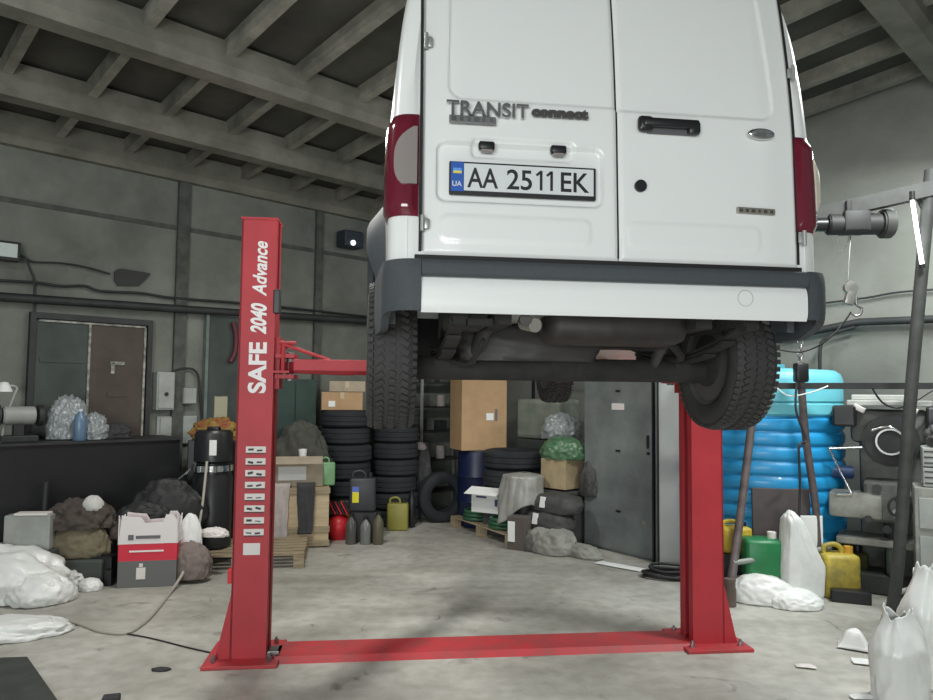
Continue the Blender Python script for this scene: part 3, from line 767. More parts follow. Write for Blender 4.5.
# pale panel behind it, beside post
q = at(670, 470, 7.28); b = new(); bx(b, (0, 0, 1.02), (.27, .05, 2.04), bev=.004)
t2 = thing('upright_board', 'pale board standing upright between the grey cabinet and the red post', 'panel', (q.x, q.y, 0), R(-5))
obj('board', b, mat('pale_grey_board', (.42, .43, .42), .7, var=.12, scale=3), t2)
b = new(); bx(b, (-.125, -.03, 1.02), (.02, .02, 2.04)); bx(b, (.125, -.03, 1.02), (.02, .02, 2.04)); obj('edge_strip', b, dark, t2)

# ================================================================== TYRES
def loose_tyre(loc, R_, w, label, group, lying=True, rz=0, tilt=0):
    b = new(); hw = w/2
    prof = [(R_*.58, -hw*.72), (R_*.66, -hw*.96), (R_*.82, -hw), (R_*.94, -hw*.9), (R_*.98, -hw*.74), (R_, -hw*.70), (R_, -hw*.38), (R_*.975, -hw*.34), (R_*.975, -hw*.28), (R_, -hw*.24), (R_, hw*.24), (R_*.975, hw*.28), (R_*.975, hw*.34), (R_, hw*.38), (R_, hw*.70),
            (R_*.98, hw*.74), (R_*.94, hw*.9), (R_*.82, hw), (R_*.66, hw*.96), (R_*.58, hw*.72), (R_*.62, 0)]
    if lying: M = Matrix.Translation((0, 0, hw))
    else: M = Matrix.Translation((0, 0, R_)) @ Matrix.Rotation(PI/2+tilt, 4, 'X')
    lathe(b, prof, 48, M, close=True)
    o = obj('stacked_tyre' if lying else 'standing_tyre', b, rub2, sm=40, loc=loc, rz=rz)
    return tag(o, label, 'tyre', group)
ordn = ['bottom', 'second from the bottom', 'third from the bottom', 'fourth from the bottom', 'fifth from the bottom', 'sixth from the bottom', 'top']
c1 = on_s(345, 470, 7.50); c2 = on_s(394, 470, 7.42)
for c, nm, nn in ((c1, 'the left stack under cardboard boxes', 7), (c2, 'the right stack behind the van wheel', 7)):
    for k in range(nn):
        loose_tyre((c.x+rnd(-.015, .015), c.y+rnd(-.015, .015), k*.212+.0), .315+rnd(-.012, .012), .208, 'dusty tyre, %s in %s' % (ordn[k], nm), 'car tyres stacked by the left wall')
p = fl(441, 524); loose_tyre((p.x, p.y+.15, 0), .33, .20, 'black tyre standing on edge on the floor left of the low pallet', 'tyres around the pallet', False, R(25), 0)
p = at(515, 470, 8.9)
for k in range(2): loose_tyre((p.x, p.y, .56+k*.23), .40, .225, 'wide black tyre lying under the big junk pile, %s of two' % ('lower', 'upper')[k], 'tyres around the pallet')
b = new(); p = at(515, 500, 8.9); bx(b, (0, 0, .28), (.8, .6, .56), bev=.02); tag(obj('workshop_crate', b, clothD, loc=(p.x, p.y, 0), rz=R(0)), 'black crate carrying the wide black tyres at the back', 'crate')
# ================================================================== helper things
def box(name, label, cat, base, size, rz, m, group=None, bev=.006, flaps=False, label_m=None, tape=True, open_=False):
    t = thing(name, label, cat, base, rz, group); w, d, h = size
    b = new(); bx(b, (0, 0, h/2), (w, d, h), bev=bev); obj('carton', b, m, t)
    if tape:
        b = new(); bx(b, (0, 0, h+.001), (w*.99, .05, .004)); bx(b, (0, -d/2-.001, h-.04), (.05, .004, .08)); obj('tape', b, tapeM, t)
    if flaps:
        for sy in (-1, 1):
            b = new(); bx(b, (0, sy*(d/2+.09*1), h+.03), (w*.98, .19, .006), rot=Matrix.Rotation(-sy*.35, 4, 'X')); obj('flap', b, m, t)
    if label_m:
        b = new(); bx(b, (w*label_m[0], -d/2-.002, h*label_m[1]), (label_m[2], .004, label_m[3])); obj('label', b, paper, t)
    return t
def pallet(name, label, loc, rz, L=1.0, D=.7):
    t = thing(name, label, 'pallet', loc, rz)
    for k in range(6):
        b = new(); bx(b, (0, -D/2+.05+k*(D-.1)/5, .135), (L, .09, .018)); obj('deck_board', b, wood, t)
    for sx in (-1, 0, 1):
        for sy in (-1, 0, 1):
            b = new(); bx(b, (sx*(L/2-.05), sy*(D/2-.05), .07), (.10, .10, .11)); obj('block', b, wood, t)
        b = new(); bx(b, (sx*(L/2-.05), 0, .008), (.10, D, .014)); obj('bottom_board', b, wood, t)
    return t
def jerry(name, label, loc, rz, size, m, capm=dark, cat='canister', group=None, handle=True):
    t = thing(name, label, cat, loc, rz, group); w, d, h = size
    b = new(); bx(b, (0, 0, h*.42), (w, d, h*.84), bev=min(w, d)*.16)
    obj('can_body', b, m, t, sm=60)
    b = new(); cyl(b, (w*.28, 0, h*.80), (w*.28, 0, h*.97), d*.16, 16, bev=.003); obj('cap', b, capm, t, sm=40)
    if handle:
        b = new(); tube(b, [(-w*.38, 0, h*.80), (-w*.36, 0, h*.95), (-w*.1, 0, h), (w*.08, 0, h*.93), (w*.10, 0, h*.80)], d*.09, 8); obj('handle', b, m, t, sm=60)
    return t
def bottle(label, loc, r, h, m, group=None, capm=dark, name='plastic_bottle'):
    t = thing(name, label, 'bottle', loc, 0, group)
    b = new(); lathe(b, [(0, 0), (r*.92, 0), (r, r*.15), (r, h*.62), (r*.85, h*.74), (r*.35, h*.88), (r*.32, h*.93), (0, h*.93)], 24); obj('bottle_body', b, m, t, sm=50)
    b = new(); cyl(b, (0, 0, h*.92), (0, 0, h), r*.38, 14); obj('cap', b, capm, t, sm=40); return t
def lump(name, label, cat, loc, size, m, seed=1, amp=.2, freq=2.2, rz=0, flat=.4, group=None, bxx=0, sub=5):
    b = new(); blob(b, (0, 0, 0), size, seed, amp, freq, sub, flat, 0, bxx)
    o = obj(name, b, m, sm=180, loc=loc, rz=rz); return tag(o, label, cat, group)
def cloth(name, label, cat, loc, f, nu, nv, m, th=.006, rz=0):
    b = new(); sheet(b, f, nu, nv, th); return tag(obj(name, b, m, sm=180, loc=loc, rz=rz), label, cat)

# ================================================================== LEFT CLUTTER
# long black steel bin/counter
ra = on_s(-30, 445, 7.35).dot(A); rb_ = on_s(181, 441, 7.35).dot(A); zt = on_s(110, 442, 7.35).z
t = thing('steel_workbench', 'long black steel bench front running below the double door', 'workbench', W((ra+rb_)/2, 7.62), YL); L = rb_-ra
b = new(); bx(b, (0, 0, zt/2), (L, .50, zt), bev=.004); obj('cabinet_body', b, dark, t)
b = new(); bx(b, (0, 0, zt+.006), (L+.03, .56, .022)); obj('bench_top', b, darksteel, t)
bz = zt+.017
def onb(px): 
    q = on_s(px, 430, 7.6); return W(q.dot(A), 7.6, bz)
# grey appliance at far left on bench
t = thing('grinder', 'dusty grey bench grinder on the far left end of the black bench', 'tool', onb(18), YL)
b = new(); bx(b, (0, 0, .03), (.30, .2, .06), bev=.01); bx(b, (0, 0, .12), (.08, .08, .14)); obj('stand', b, darksteel, t)
b = new(); cyl(b, (-.13, 0, .24), (.13, 0, .24), .085, 24, bev=.01); obj('motor', b, boxM, t, sm=40)
for sx in (-1, 1):
    b = new(); cyl(b, (sx*.15, 0, .24), (sx*.19, 0, .24), .10, 28); obj('grinding_wheel', b, darksteel, t, sm=40)
t = thing('desk_lamp', 'small white lamp head on a bent arm at the left edge of the photo', 'lamp', onb(2), YL)
b = new(); tube(b, [(0, 0, 0), (.02, 0, .2), (.08, 0, .42), (.10, 0, .5), (.02, 0, .52)], .01, 8); obj('arm', b, boxM, t, sm=60)
b = new(); lathe(b, [(0, .09), (.03, .085), (.05, .05), (.07, 0), (.06, .0), (0, .05)], 24, Matrix.Translation((.0, -.0, .46))); obj('lamp_shade', b, paper, t, sm=60)
b = new(); cyl(b, (0, 0, 0), (0, 0, .02), .07, 20); obj('base', b, boxM, t)
# plastic bag with blue water bottle
q = onb(76); bottle('blue water bottle wrapped in thin plastic on the black bench', q+B*-.12, .06, .30, mat('blue_bottle', (.12, .20, .30), .3), None, mat('pale_cap', (.55, .60, .66), .4), 'water_bottle')
t = lump('plastic_bag', 'crumpled translucent plastic bag on the bench behind the blue bottle', 'bag', q+B*.06+A*-.06, (.34, .2, .40), plasB, 3, .22, 2.6, YL)
lump('plastic_bag', 'thin crumpled plastic bag slumped right of the blue bottle', 'bag', q+A*.15+B*-.05, (.22, .22, .24), plasB, 5, .25, 2.6, YL)
lump('dark_rag', 'dark crumpled rag on the bench in front of the brown door', 'rag', onb(115), (.3, .2, .14), clothD, 7, .2, 2.6, YL)

# white-grey panel: old white unit
p = at(24, 500, 6.15); t = thing('metal_case', 'flat pale grey metal case standing at the foot of the black bench', 'case', (p.x, p.y+.1, .32), R(8))
b = new(); bx(b, (0, 0, .15), (.37, .12, .30), bev=.01); obj('case_body', b, boxM, t)
b = new(); bx(b, (.03, -.01, .31), (.27, .12, .02), bev=.004); obj('rim', b, stick, t)
b = new(); bx(b, (p.x, p.y+.1, .16), (.46, .3, .32), bev=.01); tag(obj('dark_crate', b, mat('dark_grey_crate', (.06, .07, .065), .7)), 'dark crate under the pale grey metal case', 'crate')
for px, lab in ((4, 'left'), (45, 'right')):
    p = at(px, 482, 6.38); b = new(); tube(b, [(0, 0, 0), (0, 0, .4), (.01, 0, p.z)], .022, 8, 0); tag(obj('thin_post', b, darksteel, sm=60, loc=(p.x, 6.38, 0)), 'thin dark upright bar on the %s side of the pale metal case' % lab, 'post')
# olive bag and dark clothes
p = at(78, 545, 6.45); lump('olive_bag', 'rounded olive canvas bag lying under the dark clothes', 'bag', (p.x+.0, p.y, .22), (.56, .28, .30), clothO, 11, .12, 1.6, 0, .45)
b = new(); bx(b, (p.x-.02, p.y, .11), (.62, .28, .22), bev=.02); tag(obj('dark_crate', b, mat('dark_grey_crate', (.06, .07, .065), .7)), 'low dark crate under the olive bag', 'crate')
lump('jacket', 'dark brown jacket thrown over the olive bag', 'clothing', (p.x+.02, p.y, .47), (.50, .28, .24), clothBr, 13, .28, 1.8, R(15), .3)
lump('jacket', 'dark jacket heap lying between the olive bag and the open white-red carton', 'clothing', (p.x+.42, p.y+.12, .36), (.38, .20, .18), clothBr, 17, .25, 1.9, 0, .3)
lump('wool_hat', 'white rounded cap on top of the dark jacket', 'cap', (p.x+.13, p.y-.02, .63), (.18, .15, .13), mat('wool_white', (.55, .55, .53), .95), 19, .07, 1.2)
t = thing('plank', 'pale wooden plank lying on the floor behind the white plastic sheeting', 'plank', (fl(68, 570).x, fl(68, 570).y, 0), R(8))
b = new(); bx(b, (0, 0, .10), (.95, .30, .035), rot=Matrix.Rotation(.03, 4, 'Y')); obj('board', b, mat('pale_plank', (.36, .37, .31), .8, var=.2), t)
b = new(); bx(b, (0, .02, .042), (.9, .22, .08)); obj('batten', b, dark, t)
p = at(112, 572, 6.45); b = new(); bx(b, (0, 0, .12), (.2, .16, .24), bev=.01); bx(b, (.1, -.11, .07), (.06, .06, .14), bev=.006)
tag(obj('black_box', b, dark, loc=(p.x-.06, p.y-.02, 0)), 'small black box on the floor left of the white-red carton', 'box')
# carton white/red/grey
p = at(130, 578, 6.38); t = thing('printed_carton', 'open cardboard carrier printed white, red and dark grey on the floor', 'carton', (p.x+.17, 6.38, 0), R(12))
cw, cd = .48, .20
b = new(); bx(b, (0, 0, .115), (cw, cd, .23), bev=.004); obj('lower_band', b, boxgrey, t)
b = new(); bx(b, (0, 0, .30), (cw, cd, .15), bev=.002); obj('middle_band', b, boxred, t)
b = new()
poly = [(-cw/2, .37), (cw/2, .37), (cw/2, .56), (cw/2-.04, .62), (cw/2-.10, .62), (cw/2-.12, .56), (-.03, .55), (-.06, .60), (-.16, .61), (-cw/2+.02, .62)]
prism(b, poly, -cd/2, -cd/2+.008); prism(b, poly, cd/2-.008, cd/2)
for sx in (-1, 1): prism(b, [(-cd/2, .37), (cd/2, .37), (cd/2, .60), (.02, .50), (-cd/2, .62)], sx*(cw/2)-.004, sx*(cw/2)+.004, axis='x')
obj('upper_band', b, mat('printed_white', (.76, .73, .73), .6), t)
b = new(); bx(b, (-.14, -cd/2-.003, .43), (.045, .004, .045)); bx(b, (.0, -cd/2-.003, .43), (.2, .004, .028)); obj('logo', b, greyprint, t)
b = new(); bx(b, (-.01, -cd/2-.003, .31), (.28, .004, .014)); obj('stripe', b, paper, t)
b = new(); bx(b, (-.05, -cd/2-.003, .12), (.075, .004, .10), bev=.002); bx(b, (-.05, -cd/2-.003, .19), (.03, .004, .03)); obj('bottle_print', b, stick, t)
lump('white_wrapper', 'white crumpled paper wrapper just behind the white-red carton', 'paper', (p.x+.46, p.y+.16, .28), (.20, .12, .30), paper, 23, .12, 1.2, 0, .2)
lump('brown_sack', 'slumped brown paper sack right of the white-red carton', 'sack', (p.x+.50, p.y+.10, .03), (.34, .22, .30), mat('brown_paper', (.21, .17, .155), .8, var=.2), 29, .2, 1.7)
lump('white_paper', 'sheet of white paper crumpled under the black cloth', 'paper', (p.x+.62, p.y+.3, .36), (.26, .14, .08), stick, 31, .22, 1.7)
# black cloth leading to the black drum
tarpM = mat('black_tarp', (.02, .022, .022), .62, var=.3, bump=.2)
p = at(168, 500, 6.85)
lump('black_tarp', 'black tarp bundled against the bench left of the black cylinder', 'tarp', (p.x, 6.85, .42), (.66, .26, .42), tarpM, 37, .16, 1.6, R(10), .3)
b = new(); bx(b, (0, 0, .21), (.6, .26, .42), bev=.02); tag(obj('black_box', b, dark, loc=(p.x, 6.86, 0), rz=R(10)), 'black box under the bundled black tarp', 'box')
p = at(145, 505, 6.68)
lump('black_tarp', 'folded black tarp lying low behind the white-red carton', 'tarp', (p.x, 6.66, .46), (.50, .22, .20), tarpM, 39, .16, 1.8, R(20), .3)
b = new(); bx(b, (0, 0, .23), (.42, .16, .46), bev=.02); tag(obj('black_box', b, dark, loc=(p.x, 6.66, 0), rz=R(20)), 'black box behind the white-red carton under the folded tarp', 'box')
# pallet with black cylinder
p = fl(240, 572); pallet('wooden_pallet', 'wooden pallet on the floor carrying the tall black cylinder', (p.x-.12, p.y+.45, 0), R(10), 1.25, .8)
base = Vector((fl(210, 549).x+.20, fl(240, 572).y+.40, .145))
t = thing('black_cylinder', 'tall glossy black steel cylinder with a metal clamp and white label', 'cylinder', base)
zt = at(208, 430, base.y).z-base.z
b = new(); lathe(b, [(0, 0), (.17, 0), (.195, .02), (.195, zt*.60), (.18, zt*.62), (.18, zt*.65), (0, zt*.65)], 40); obj('lower_tank', b, dark, t, sm=45)
b = new(); lathe(b, [(0, zt*.65), (.155, zt*.65), (.155, zt*.72), (.185, zt*.74), (.185, zt*.97), (.16, zt), (0, zt)], 40); bx(b, (.0, 0, zt+.015), (.12, .08, .04), bev=.01); obj('upper_drum', b, dark, t, sm=45)
b = new(); lathe(b, [(.19, zt*.655), (.20, zt*.655), (.20, zt*.705), (.19, zt*.705)], 40, close=True); bx(b, (-.06, -.205, zt*.68), (.03, .03, .06)); bx(b, (.10, -.2, zt*.68), (.02, .03, .06)); tube(b, [(-.16, -.17, zt*.68), (-.25, -.20, zt*.60), (-.34, -.21, zt*.56)], .012, 8); obj('clamp', b, chrome, t, sm=40)
b = new(); bx(b, (.06, -.183, zt*.86), (.07, .006, .15), rot=Matrix.Rotation(.0, 4, 'Z')); obj('label', b, paper, t)
b = new(); cyl(b, (-.19, -.10, .35), (-.22, -.10, .35), .02, 12); bx(b, (-.21, -.12, .32), (.02, .02, .14)); obj('valve', b, chrome, t)
# control board behind post left (yellow/red bits)
p = at(222, 424, 8.1); lump('rag_bundle', 'mixed bundle of olive and red rags above the black cylinder', 'rags', (p.x+.06, 7.78, 1.18), (.5, .3, .22), mat('olive_red_rags', (.30, .24, .05), .8, col2=(.25, .03, .03), scale=9), 41, .25, 2.5)
b = new(); bx(b, (0, 0, .59), (.55, .35, 1.18), bev=.01); tag(obj('storage_cabinet', b, dark, loc=(p.x+.06, 7.80, 0), rz=R(10)), 'dark cabinet behind the black cylinder carrying the rag bundle', 'cabinet')

# beige hose from the cylinder to floor
P = [Vector((at(206, 492, base.y-.25).x, base.y-.25, 1.02)), at(200, 520, base.y-.4), fl(186, 566, .15), fl(172, 590, .02), fl(155, 612, .012), fl(140, 626, .012), fl(125, 633, .012), fl(100, 631, .012), fl(80, 624, .012), fl(55, 622, .012), fl(40, 627, .012), fl(58, 631, .012), fl(66, 626, .02), fl(40, 621, .012), fl(25, 622, .012)]
b = new(); o = P[0].copy(); tube(b, [q-o for q in P], .013, 8); tag(obj('air_hose', b, hoseM, sm=60, loc=o), 'beige air hose hanging from the black cylinder and curling on the floor', 'hose')
P = [fl(122, 633, .006), fl(150, 638, .006), fl(190, 648, .006), fl(222, 655, .006)]
b = new(); o = P[0].copy(); tube(b, [q-o for q in P], .005, 6); tag(obj('floor_cable', b, cabM, sm=60, loc=o), 'thin dark cable crossing the floor to the left lift post', 'cable')

# white plastic sheeting
def crump(seed, w, d, h, fr=2.0):
    off = Vector((seed, seed*2.3, 0))
    def f(u, v):
        x = (u-.5)*w; y = (v-.5)*d
        e = min(u, 1-u, v, 1-v)
        n = noise.fractal(Vector((x*fr, y*fr, 0))+off, 1., 2., 3)
        rg = 1-abs(noise.noise(Vector((x*fr*1.3, y*fr*1.8, 3))+off))*2.6
        z = max(.0, h*(.55+.22*n+.22*rg))*ss(-.02, .34, e)+.012
        wob = .08*noise.noise(Vector((u*3, v*3, seed)))
        return Vector((x*(1+wob), y*(1-wob), z))
    return f
p = fl(10, 596); lump('plastic_sheeting', 'big heap of crumpled white plastic sheeting on the floor at the left edge', 'plastic sheet', (p.x-.22, p.y+.05, 0), (1.25, .75, .40), plasW, 3, .17, 1.5, R(-8), .25)
p = fl(42, 602); lump('plastic_sheeting', 'rounded middle lump of white plastic sheeting right of the big heap', 'plastic sheet', (p.x, p.y, 0), (.46, .36, .22), plasW, 49, .14, 1.3, R(20), .3)
p = fl(62, 584); lump('plastic_sheeting', 'bunched tail of white plastic sheeting reaching right across the floor', 'plastic sheet', (p.x, p.y, 0), (.50, .20, .14), plasW, 47, .16, 1.4, R(-28), .3)
p = fl(90, 590); lump('plastic_sheeting', 'small knotted end of white plastic sheeting', 'plastic sheet', (p.x, p.y, 0), (.20, .15, .10), plasW, 53, .12, 1.2)
p = fl(12, 637); lump('plastic_sheeting', 'flat white plastic sheet lying nearest the camera at the left edge', 'plastic sheet', (p.x-.12, p.y, 0), (.85, .40, .12), plasW, 9, .15, 1.4, R(18), .2)
# dark mat bottom left & small block
a_, b_, c_, d_ = fl(-60, 662), fl(27, 659), fl(64, 712), fl(-60, 712)
b = new(); prism(b, [(v.x-a_.x, v.y-a_.y) for v in (a_, b_, c_, d_)], 0.0, .014, axis='z')
tag(obj('floor_mat', b, mat('dark_rubber_mat', (.055, .06, .055), .8, var=.3, scale=6), loc=(a_.x, a_.y, .001)), 'flat dark rubber mat on the floor in the lower left corner', 'mat')
p = fl(111, 703); b = new(); bx(b, (0, 0, .02), (.09, .07, .04), rot=Matrix.Rotation(.3, 4, 'Z'), bev=.008); tag(obj('rubber_block', b, clothD, loc=p), 'small dark rubber block on the floor by the bottom edge', 'block')
p = fl(161, 670); lump('oily_scrap', 'small dark oily scrap on the floor left of the left lift post', 'scrap', p, (.10, .06, .012), clothD, 3, .3, 3)

# ================================================================== BOXES right of the left post
p = fl(300, 552); Yb = p.y
pallet('wooden_pallet', 'low wooden pallet just right of the left lift post under the yellowish box', (at(272, 545, p.y).x-.05, p.y+.55, 0), R(20), .70, .5)
# plywood crate
p = fl(308, 548); p2 = fl(327, 540)
t = thing('plywood_crate', 'plywood crate with wooden battens, clothes hanging over it', 'crate', (fl(308, 550).x-.16, fl(308, 550).y+.30, 0), R(12))
b = new(); bx(b, (0, 0, .33), (.62, .42, .64), bev=.004); obj('crate_side', b, ply, t)
for z in (.05, .20, .62):
    b = new(); bx(b, (0, -.22, z), (.64, .02, .06)); obj('batten', b, wood, t)
cb = Vector((fl(308, 550).x-.16, fl(308, 550).y+.30, 0))
box('cardboard_box', 'upright yellowish cardboard box on the low pallet by the left lift post', 'box', (at(276, 530, Yb+.2).x-.05, Yb+.42, .145), (.34, .26, .42), R(20), mat('yellow_cardboard', (.55, .37, .14), .8, var=.12), None, label_m=(.15, .72, .07, .09))
box('cardboard_box', 'wide faded cardboard box with a white label on top of the crate', 'box', cb+Vector((-.14, .02, .655)), (.74, .40, .27), R(12), card2, None, flaps=True, label_m=(.05, .55, .30, .15), tape=False)
p = at(302, 470, cb.y-.10)
b = new(); lathe(b, [(0, 0), (.035, 0), (.048, .12), (.044, .12), (.032, .006), (0, .006)], 24); tag(obj('paper_cup', b, paper, sm=60, loc=(p.x, cb.y-.08, .945)), 'white paper cup standing on the faded cardboard box', 'cup')
jerry('plastic_canister', 'light green plastic canister with handle standing on the plywood crate', (cb.x+.29, cb.y+.02, .655), R(12), (.17, .13, .31), grnp)
def drape(w, h, seed, back=.12, amp=.03):
    def f(u, v):
        x = (u-.5)*w*(1-.25*v); s = v*(h+back)
        if s < back: y = back-s; z = h; 
        else: y = 0; z = h-(s-back)
        n = noise.noise(Vector((x*14+seed, s*2, seed)))
        return Vector((x+.02*noise.noise(Vector((s*5, seed, 0))), y-.012-abs(amp*n)*(1 if s > back*.6 else .3), z+(.012 if s < back else 0)))
    return f
cloth('pale_trousers', 'pale pinkish grey work trousers draped over the plywood crate to the floor', 'clothing', (cb.x-.17, cb.y-.25, .02), drape(.22, .66, 3), 24, 40, clothP, .01, R(12))
cloth('dark_rag', 'dark grey rag draped over the front of the plywood crate', 'rag', (cb.x+.11, cb.y-.245, .16), drape(.20, .52, 8), 20, 34, clothD, .01, R(12))
p = at(300, 448, 8.2)
lump('jacket', 'dark jackets heaped behind the faded cardboard box', 'clothing', (p.x-.02, 8.35, .62), (.62, .4, .70), mat('dark_olive_cloth', (.085, .085, .075), .95, var=.3, bump=.2), 61, .2, 2.0)
b = new(); bx(b, (0, 0, .31), (.6, .35, .62), bev=.01); tag(obj('dark_crate', b, MATS['dark_grey_crate'], loc=(p.x-.02, 8.37, 0), rz=R(20)), 'dark crate behind the plywood crate under the heaped jackets', 'crate')
# dark green steel cabinet
ra = on_s(272, 400, 7.6).dot(A); rb_ = on_s(317, 400, 7.6).dot(A); zt = on_s(295, 379, 7.6).z
t = thing('green_cabinet', 'tall dark green steel cabinet between the lettered post and the tyre stacks', 'cabinet', W((ra+rb_)/2, 7.82), YL)
b = new(); bx(b, (0, 0, zt/2), (rb_-ra, .42, zt), bev=.005); obj('cabinet_body', b, greend, t)
for sx in (-1, 1):
    b = new(); bx(b, (sx*(rb_-ra)/4, -.215, zt/2), ((rb_-ra)/2-.02, .02, zt-.08), bev=.003); obj('door', b, greend, t)
# boxes on the tyre stack
zs = 7*.212
box('cardboard_box', 'light cardboard box with small white labels on top of the left tyre stack', 'box', (c1.x-.06, c1.y, zs), (.50, .40, .22), R(12), card, None, label_m=(-.25, .35, .08, .07))
box('cardboard_box', 'smaller cardboard box on top of the labelled one above the left tyre stack', 'box', (c1.x+.02, c1.y+.02, zs+.226), (.44, .34, .13), R(4), card2, None)
# items before the tyres
p = at(362, 531, 8.28)
jerry('black_canister', 'large dark canister with a yellow and blue label on the lower boxes before the tyres', (p.x, p.y, .34), R(5), (.30, .18, .46), mat('charcoal_plastic', (.04, .043, .05), .45))
q = at(354, 483, p.y+.02)
tt = [o for o in C.objects if o.name.startswith('black_canister')][-1]
b = new(); bx(b, (-.075, -.094, .17), (.075, .004, .12)); bl = obj('label', b, mat('label_yellow', (.75, .68, .03), .5), tt)
b = new(); bx(b, (-.075, -.094, .26), (.075, .004, .06)); obj('label', b, mat('label_blue', (.10, .16, .55), .5), tt)
b = new(); bx(b, (0, 0, .17), (.30, .16, .34), bev=.01); tag(obj('dark_box', b, dark, loc=(p.x+.02, p.y+.02, 0), rz=R(5)), 'low black box under the dark canister before the tyres', 'box')
# red gas sphere
p = fl(337, 541); t = thing('gas_bottle', 'round red gas bottle with a red and black striped collar on the floor', 'gas bottle', (p.x, p.y+.12, 0))
b = new(); lathe(b, [(0, 0), (.09, 0), (.10, .02), (.135, .08), (.145, .15), (.13, .22), (.08, .27), (.03, .29), (0, .29)], 36); obj('bottle_body', b, redplain, t, sm=60)
for k in range(7):
    b = new(); bx(b, (-.10+.034*k, -.02, .37), (.018, .16, .17), rot=Matrix.Rotation(-.5, 4, 'Y'), bev=.003); obj('collar_stripe', b, (redplain if k % 2 else dark), t)
b = new(); bx(b, (.0, .02, .37), (.24, .14, .16), bev=.01); obj('collar', b, dark, t)
p = fl(347, 534); t = thing('yellow_funnel', 'yellow funnel lying on the red gas bottle', 'funnel', (p.x+.01, p.y-.02, .22), R(20))
b = new(); lathe(b, [(.012, -.12), (.018, -.04), (.085, .06), (.09, .10), (.08, .10), (.012, -.03)], 28, Matrix.Rotation(R(50), 4, 'Y'), close=True); obj('funnel_cone', b, yel, t, sm=60)
g = 'small bottles in front of the tyres'
for px, h, m_, nm in ((356, .33, bottleG, 'grey translucent bottle left of the dark slot in front of the tyres'), (370, .30, mat('clear_grey_bottle', (.20, .21, .20), .25, var=.2), 'pale clear bottle standing between the grey bottles'), (382, .36, mat('olive_bottle', (.10, .095, .06), .35), 'olive bottle beside the yellow canister')):
    p = fl(px, 537); bottle(nm, (p.x, 8.12, 0), .062, h, m_, g)
p = fl(397, 531); jerry('yellow_canister', 'yellow-green plastic canister on the floor before the right tyre stack', (p.x, p.y+.07, 0), R(0), (.26, .16, .40), mat('olive_yellow_plastic', (.27, .25, .05), .45, col2=(.24, .23, .05), scale=8))
p = fl(411, 528); bottle('black bottle right of the yellow-green canister', (p.x, p.y+.05, 0), .05, .46, dark, None)
# upright gas strut / boot figure
p = fl(421, 520); lump('grey_overalls', 'grey overalls bundled upright between the yellow-green canister and standing tyre', 'clothing', (p.x+.02, p.y+.12, 0), (.22, .20, .98), mat('grey_cloth', (.12, .12, .125), .95, var=.35, bump=.2), 67, .15, 2.4, 0, .8)
p3 = at(420, 462, p.y+.05); lump('white_glove', 'white glove lying on top of the grey overalls', 'glove', (p3.x, p.y+.12, .93), (.17, .13, .10), clothP, 71, .2, 2.2)

# ================================================================== BACK CORNER
# shelf with parts behind
ra = on_s(418, 420, 7.75).dot(A); rb_ = on_s(452, 420, 7.75).dot(A)
t = thing('parts_rack', 'open steel rack full of small parts left of the tall cardboard box', 'rack', W((ra+rb_)/2+.1, 7.8), YL); wR = rb_-ra+.25
for sx in (-1, 1):
    for sy in (-1, 1):
        b = new(); bx(b, (sx*wR/2, sy*.16, 1.05), (.03, .03, 2.1)); obj('upright', b, boxM, t)
for z in (.3, .75, 1.15, 1.5, 1.85):
    b = new(); bx(b, (0, 0, z), (wR, .34, .02)); obj('shelf', b, darksteel, t)
random.seed(5)
names = [('brake_disc', 'disc'), ('metal_tin', 'tin'), ('oil_filter', 'filter'), ('small_box', 'box')]
cols = [boxM, darksteel, card2, steel, clothP]
words = ['lowest', 'second', 'middle', 'fourth', 'top']
for zi, z in enumerate((.75, 1.15, 1.5, 1.85)):
    for k in range(3):
        b = new(); x = -wR/2+.10+k*(wR-.2)/2; s_ = rnd(.09, .14)
        if (k+zi) % 2: cyl(b, (0, 0, 0), (0, 0, s_*1.4), s_*.5, 20, bev=.006)
        else: bx(b, (0, 0, s_*.6), (s_*1.2, s_, s_*1.2), bev=.006)
        loc = t.location+A*x+B*-.05+Vector((0, 0, z+.011))
        cm = random.choice(cols)
        tag(obj('parts_tin' if (k+zi) % 2 else 'parts_box', b, cm, sm=40, loc=loc, rz=YL), 'small %s on the %s shelf of the parts rack, %s of three' % ('round tin' if (k+zi) % 2 else 'square box', ['second', 'middle', 'fourth', 'top'][zi], ['left', 'middle', 'right'][k]), 'tin' if (k+zi) % 2 else 'box', 'parts on the open rack')
# big cardboard box on blue barrel + stand
q = at(478, 448, 9.2)
t = box('cardboard_box', 'tall brown cardboard box with a small white label standing on the blue barrel', 'box', (q.x, 9.35, .98), (.62, .46, 1.02), R(20), card, None, label_m=(.12, .42, .10, .09))
b = new(); bx(b, (.16, -.235, .45), (.03, .004, .15)); obj('printed_arrow', b, greyprint, t)
p = q
t = thing('blue_barrel', 'navy blue barrel under the tall cardboard box', 'barrel', (q.x+.02, 9.35, 0))
b = new(); lathe(b, [(0, 0), (.27, 0), (.28, .02), (.28, .30), (.295, .32), (.28, .34), (.28, .62), (.295, .64), (.28, .66), (.28, .96), (.27, .98), (0, .98)], 40); obj('barrel_body', b, blueB, t, sm=50)
b = new(); lathe(b, [(.26, .965), (.29, .965), (.29, .978), (.26, .978)], 40, close=True); obj('rim_ring', b, dark, t)
# rack frame behind glass etc
p = on_r(548, 420, 7.3)
t = thing('pipe_frame', 'thin dark pipe rack standing behind the covered crates', 'rack', (p.x, p.y, 0), YR)
b = new()
for x in (-.55, .55): bx(b, (x, .34, 1.05), (.035, .035, 2.1))
for z in (1.05, 1.95): bx(b, (0, .34, z), (1.1, .03, .03))
obj('frame', b, dark, t)
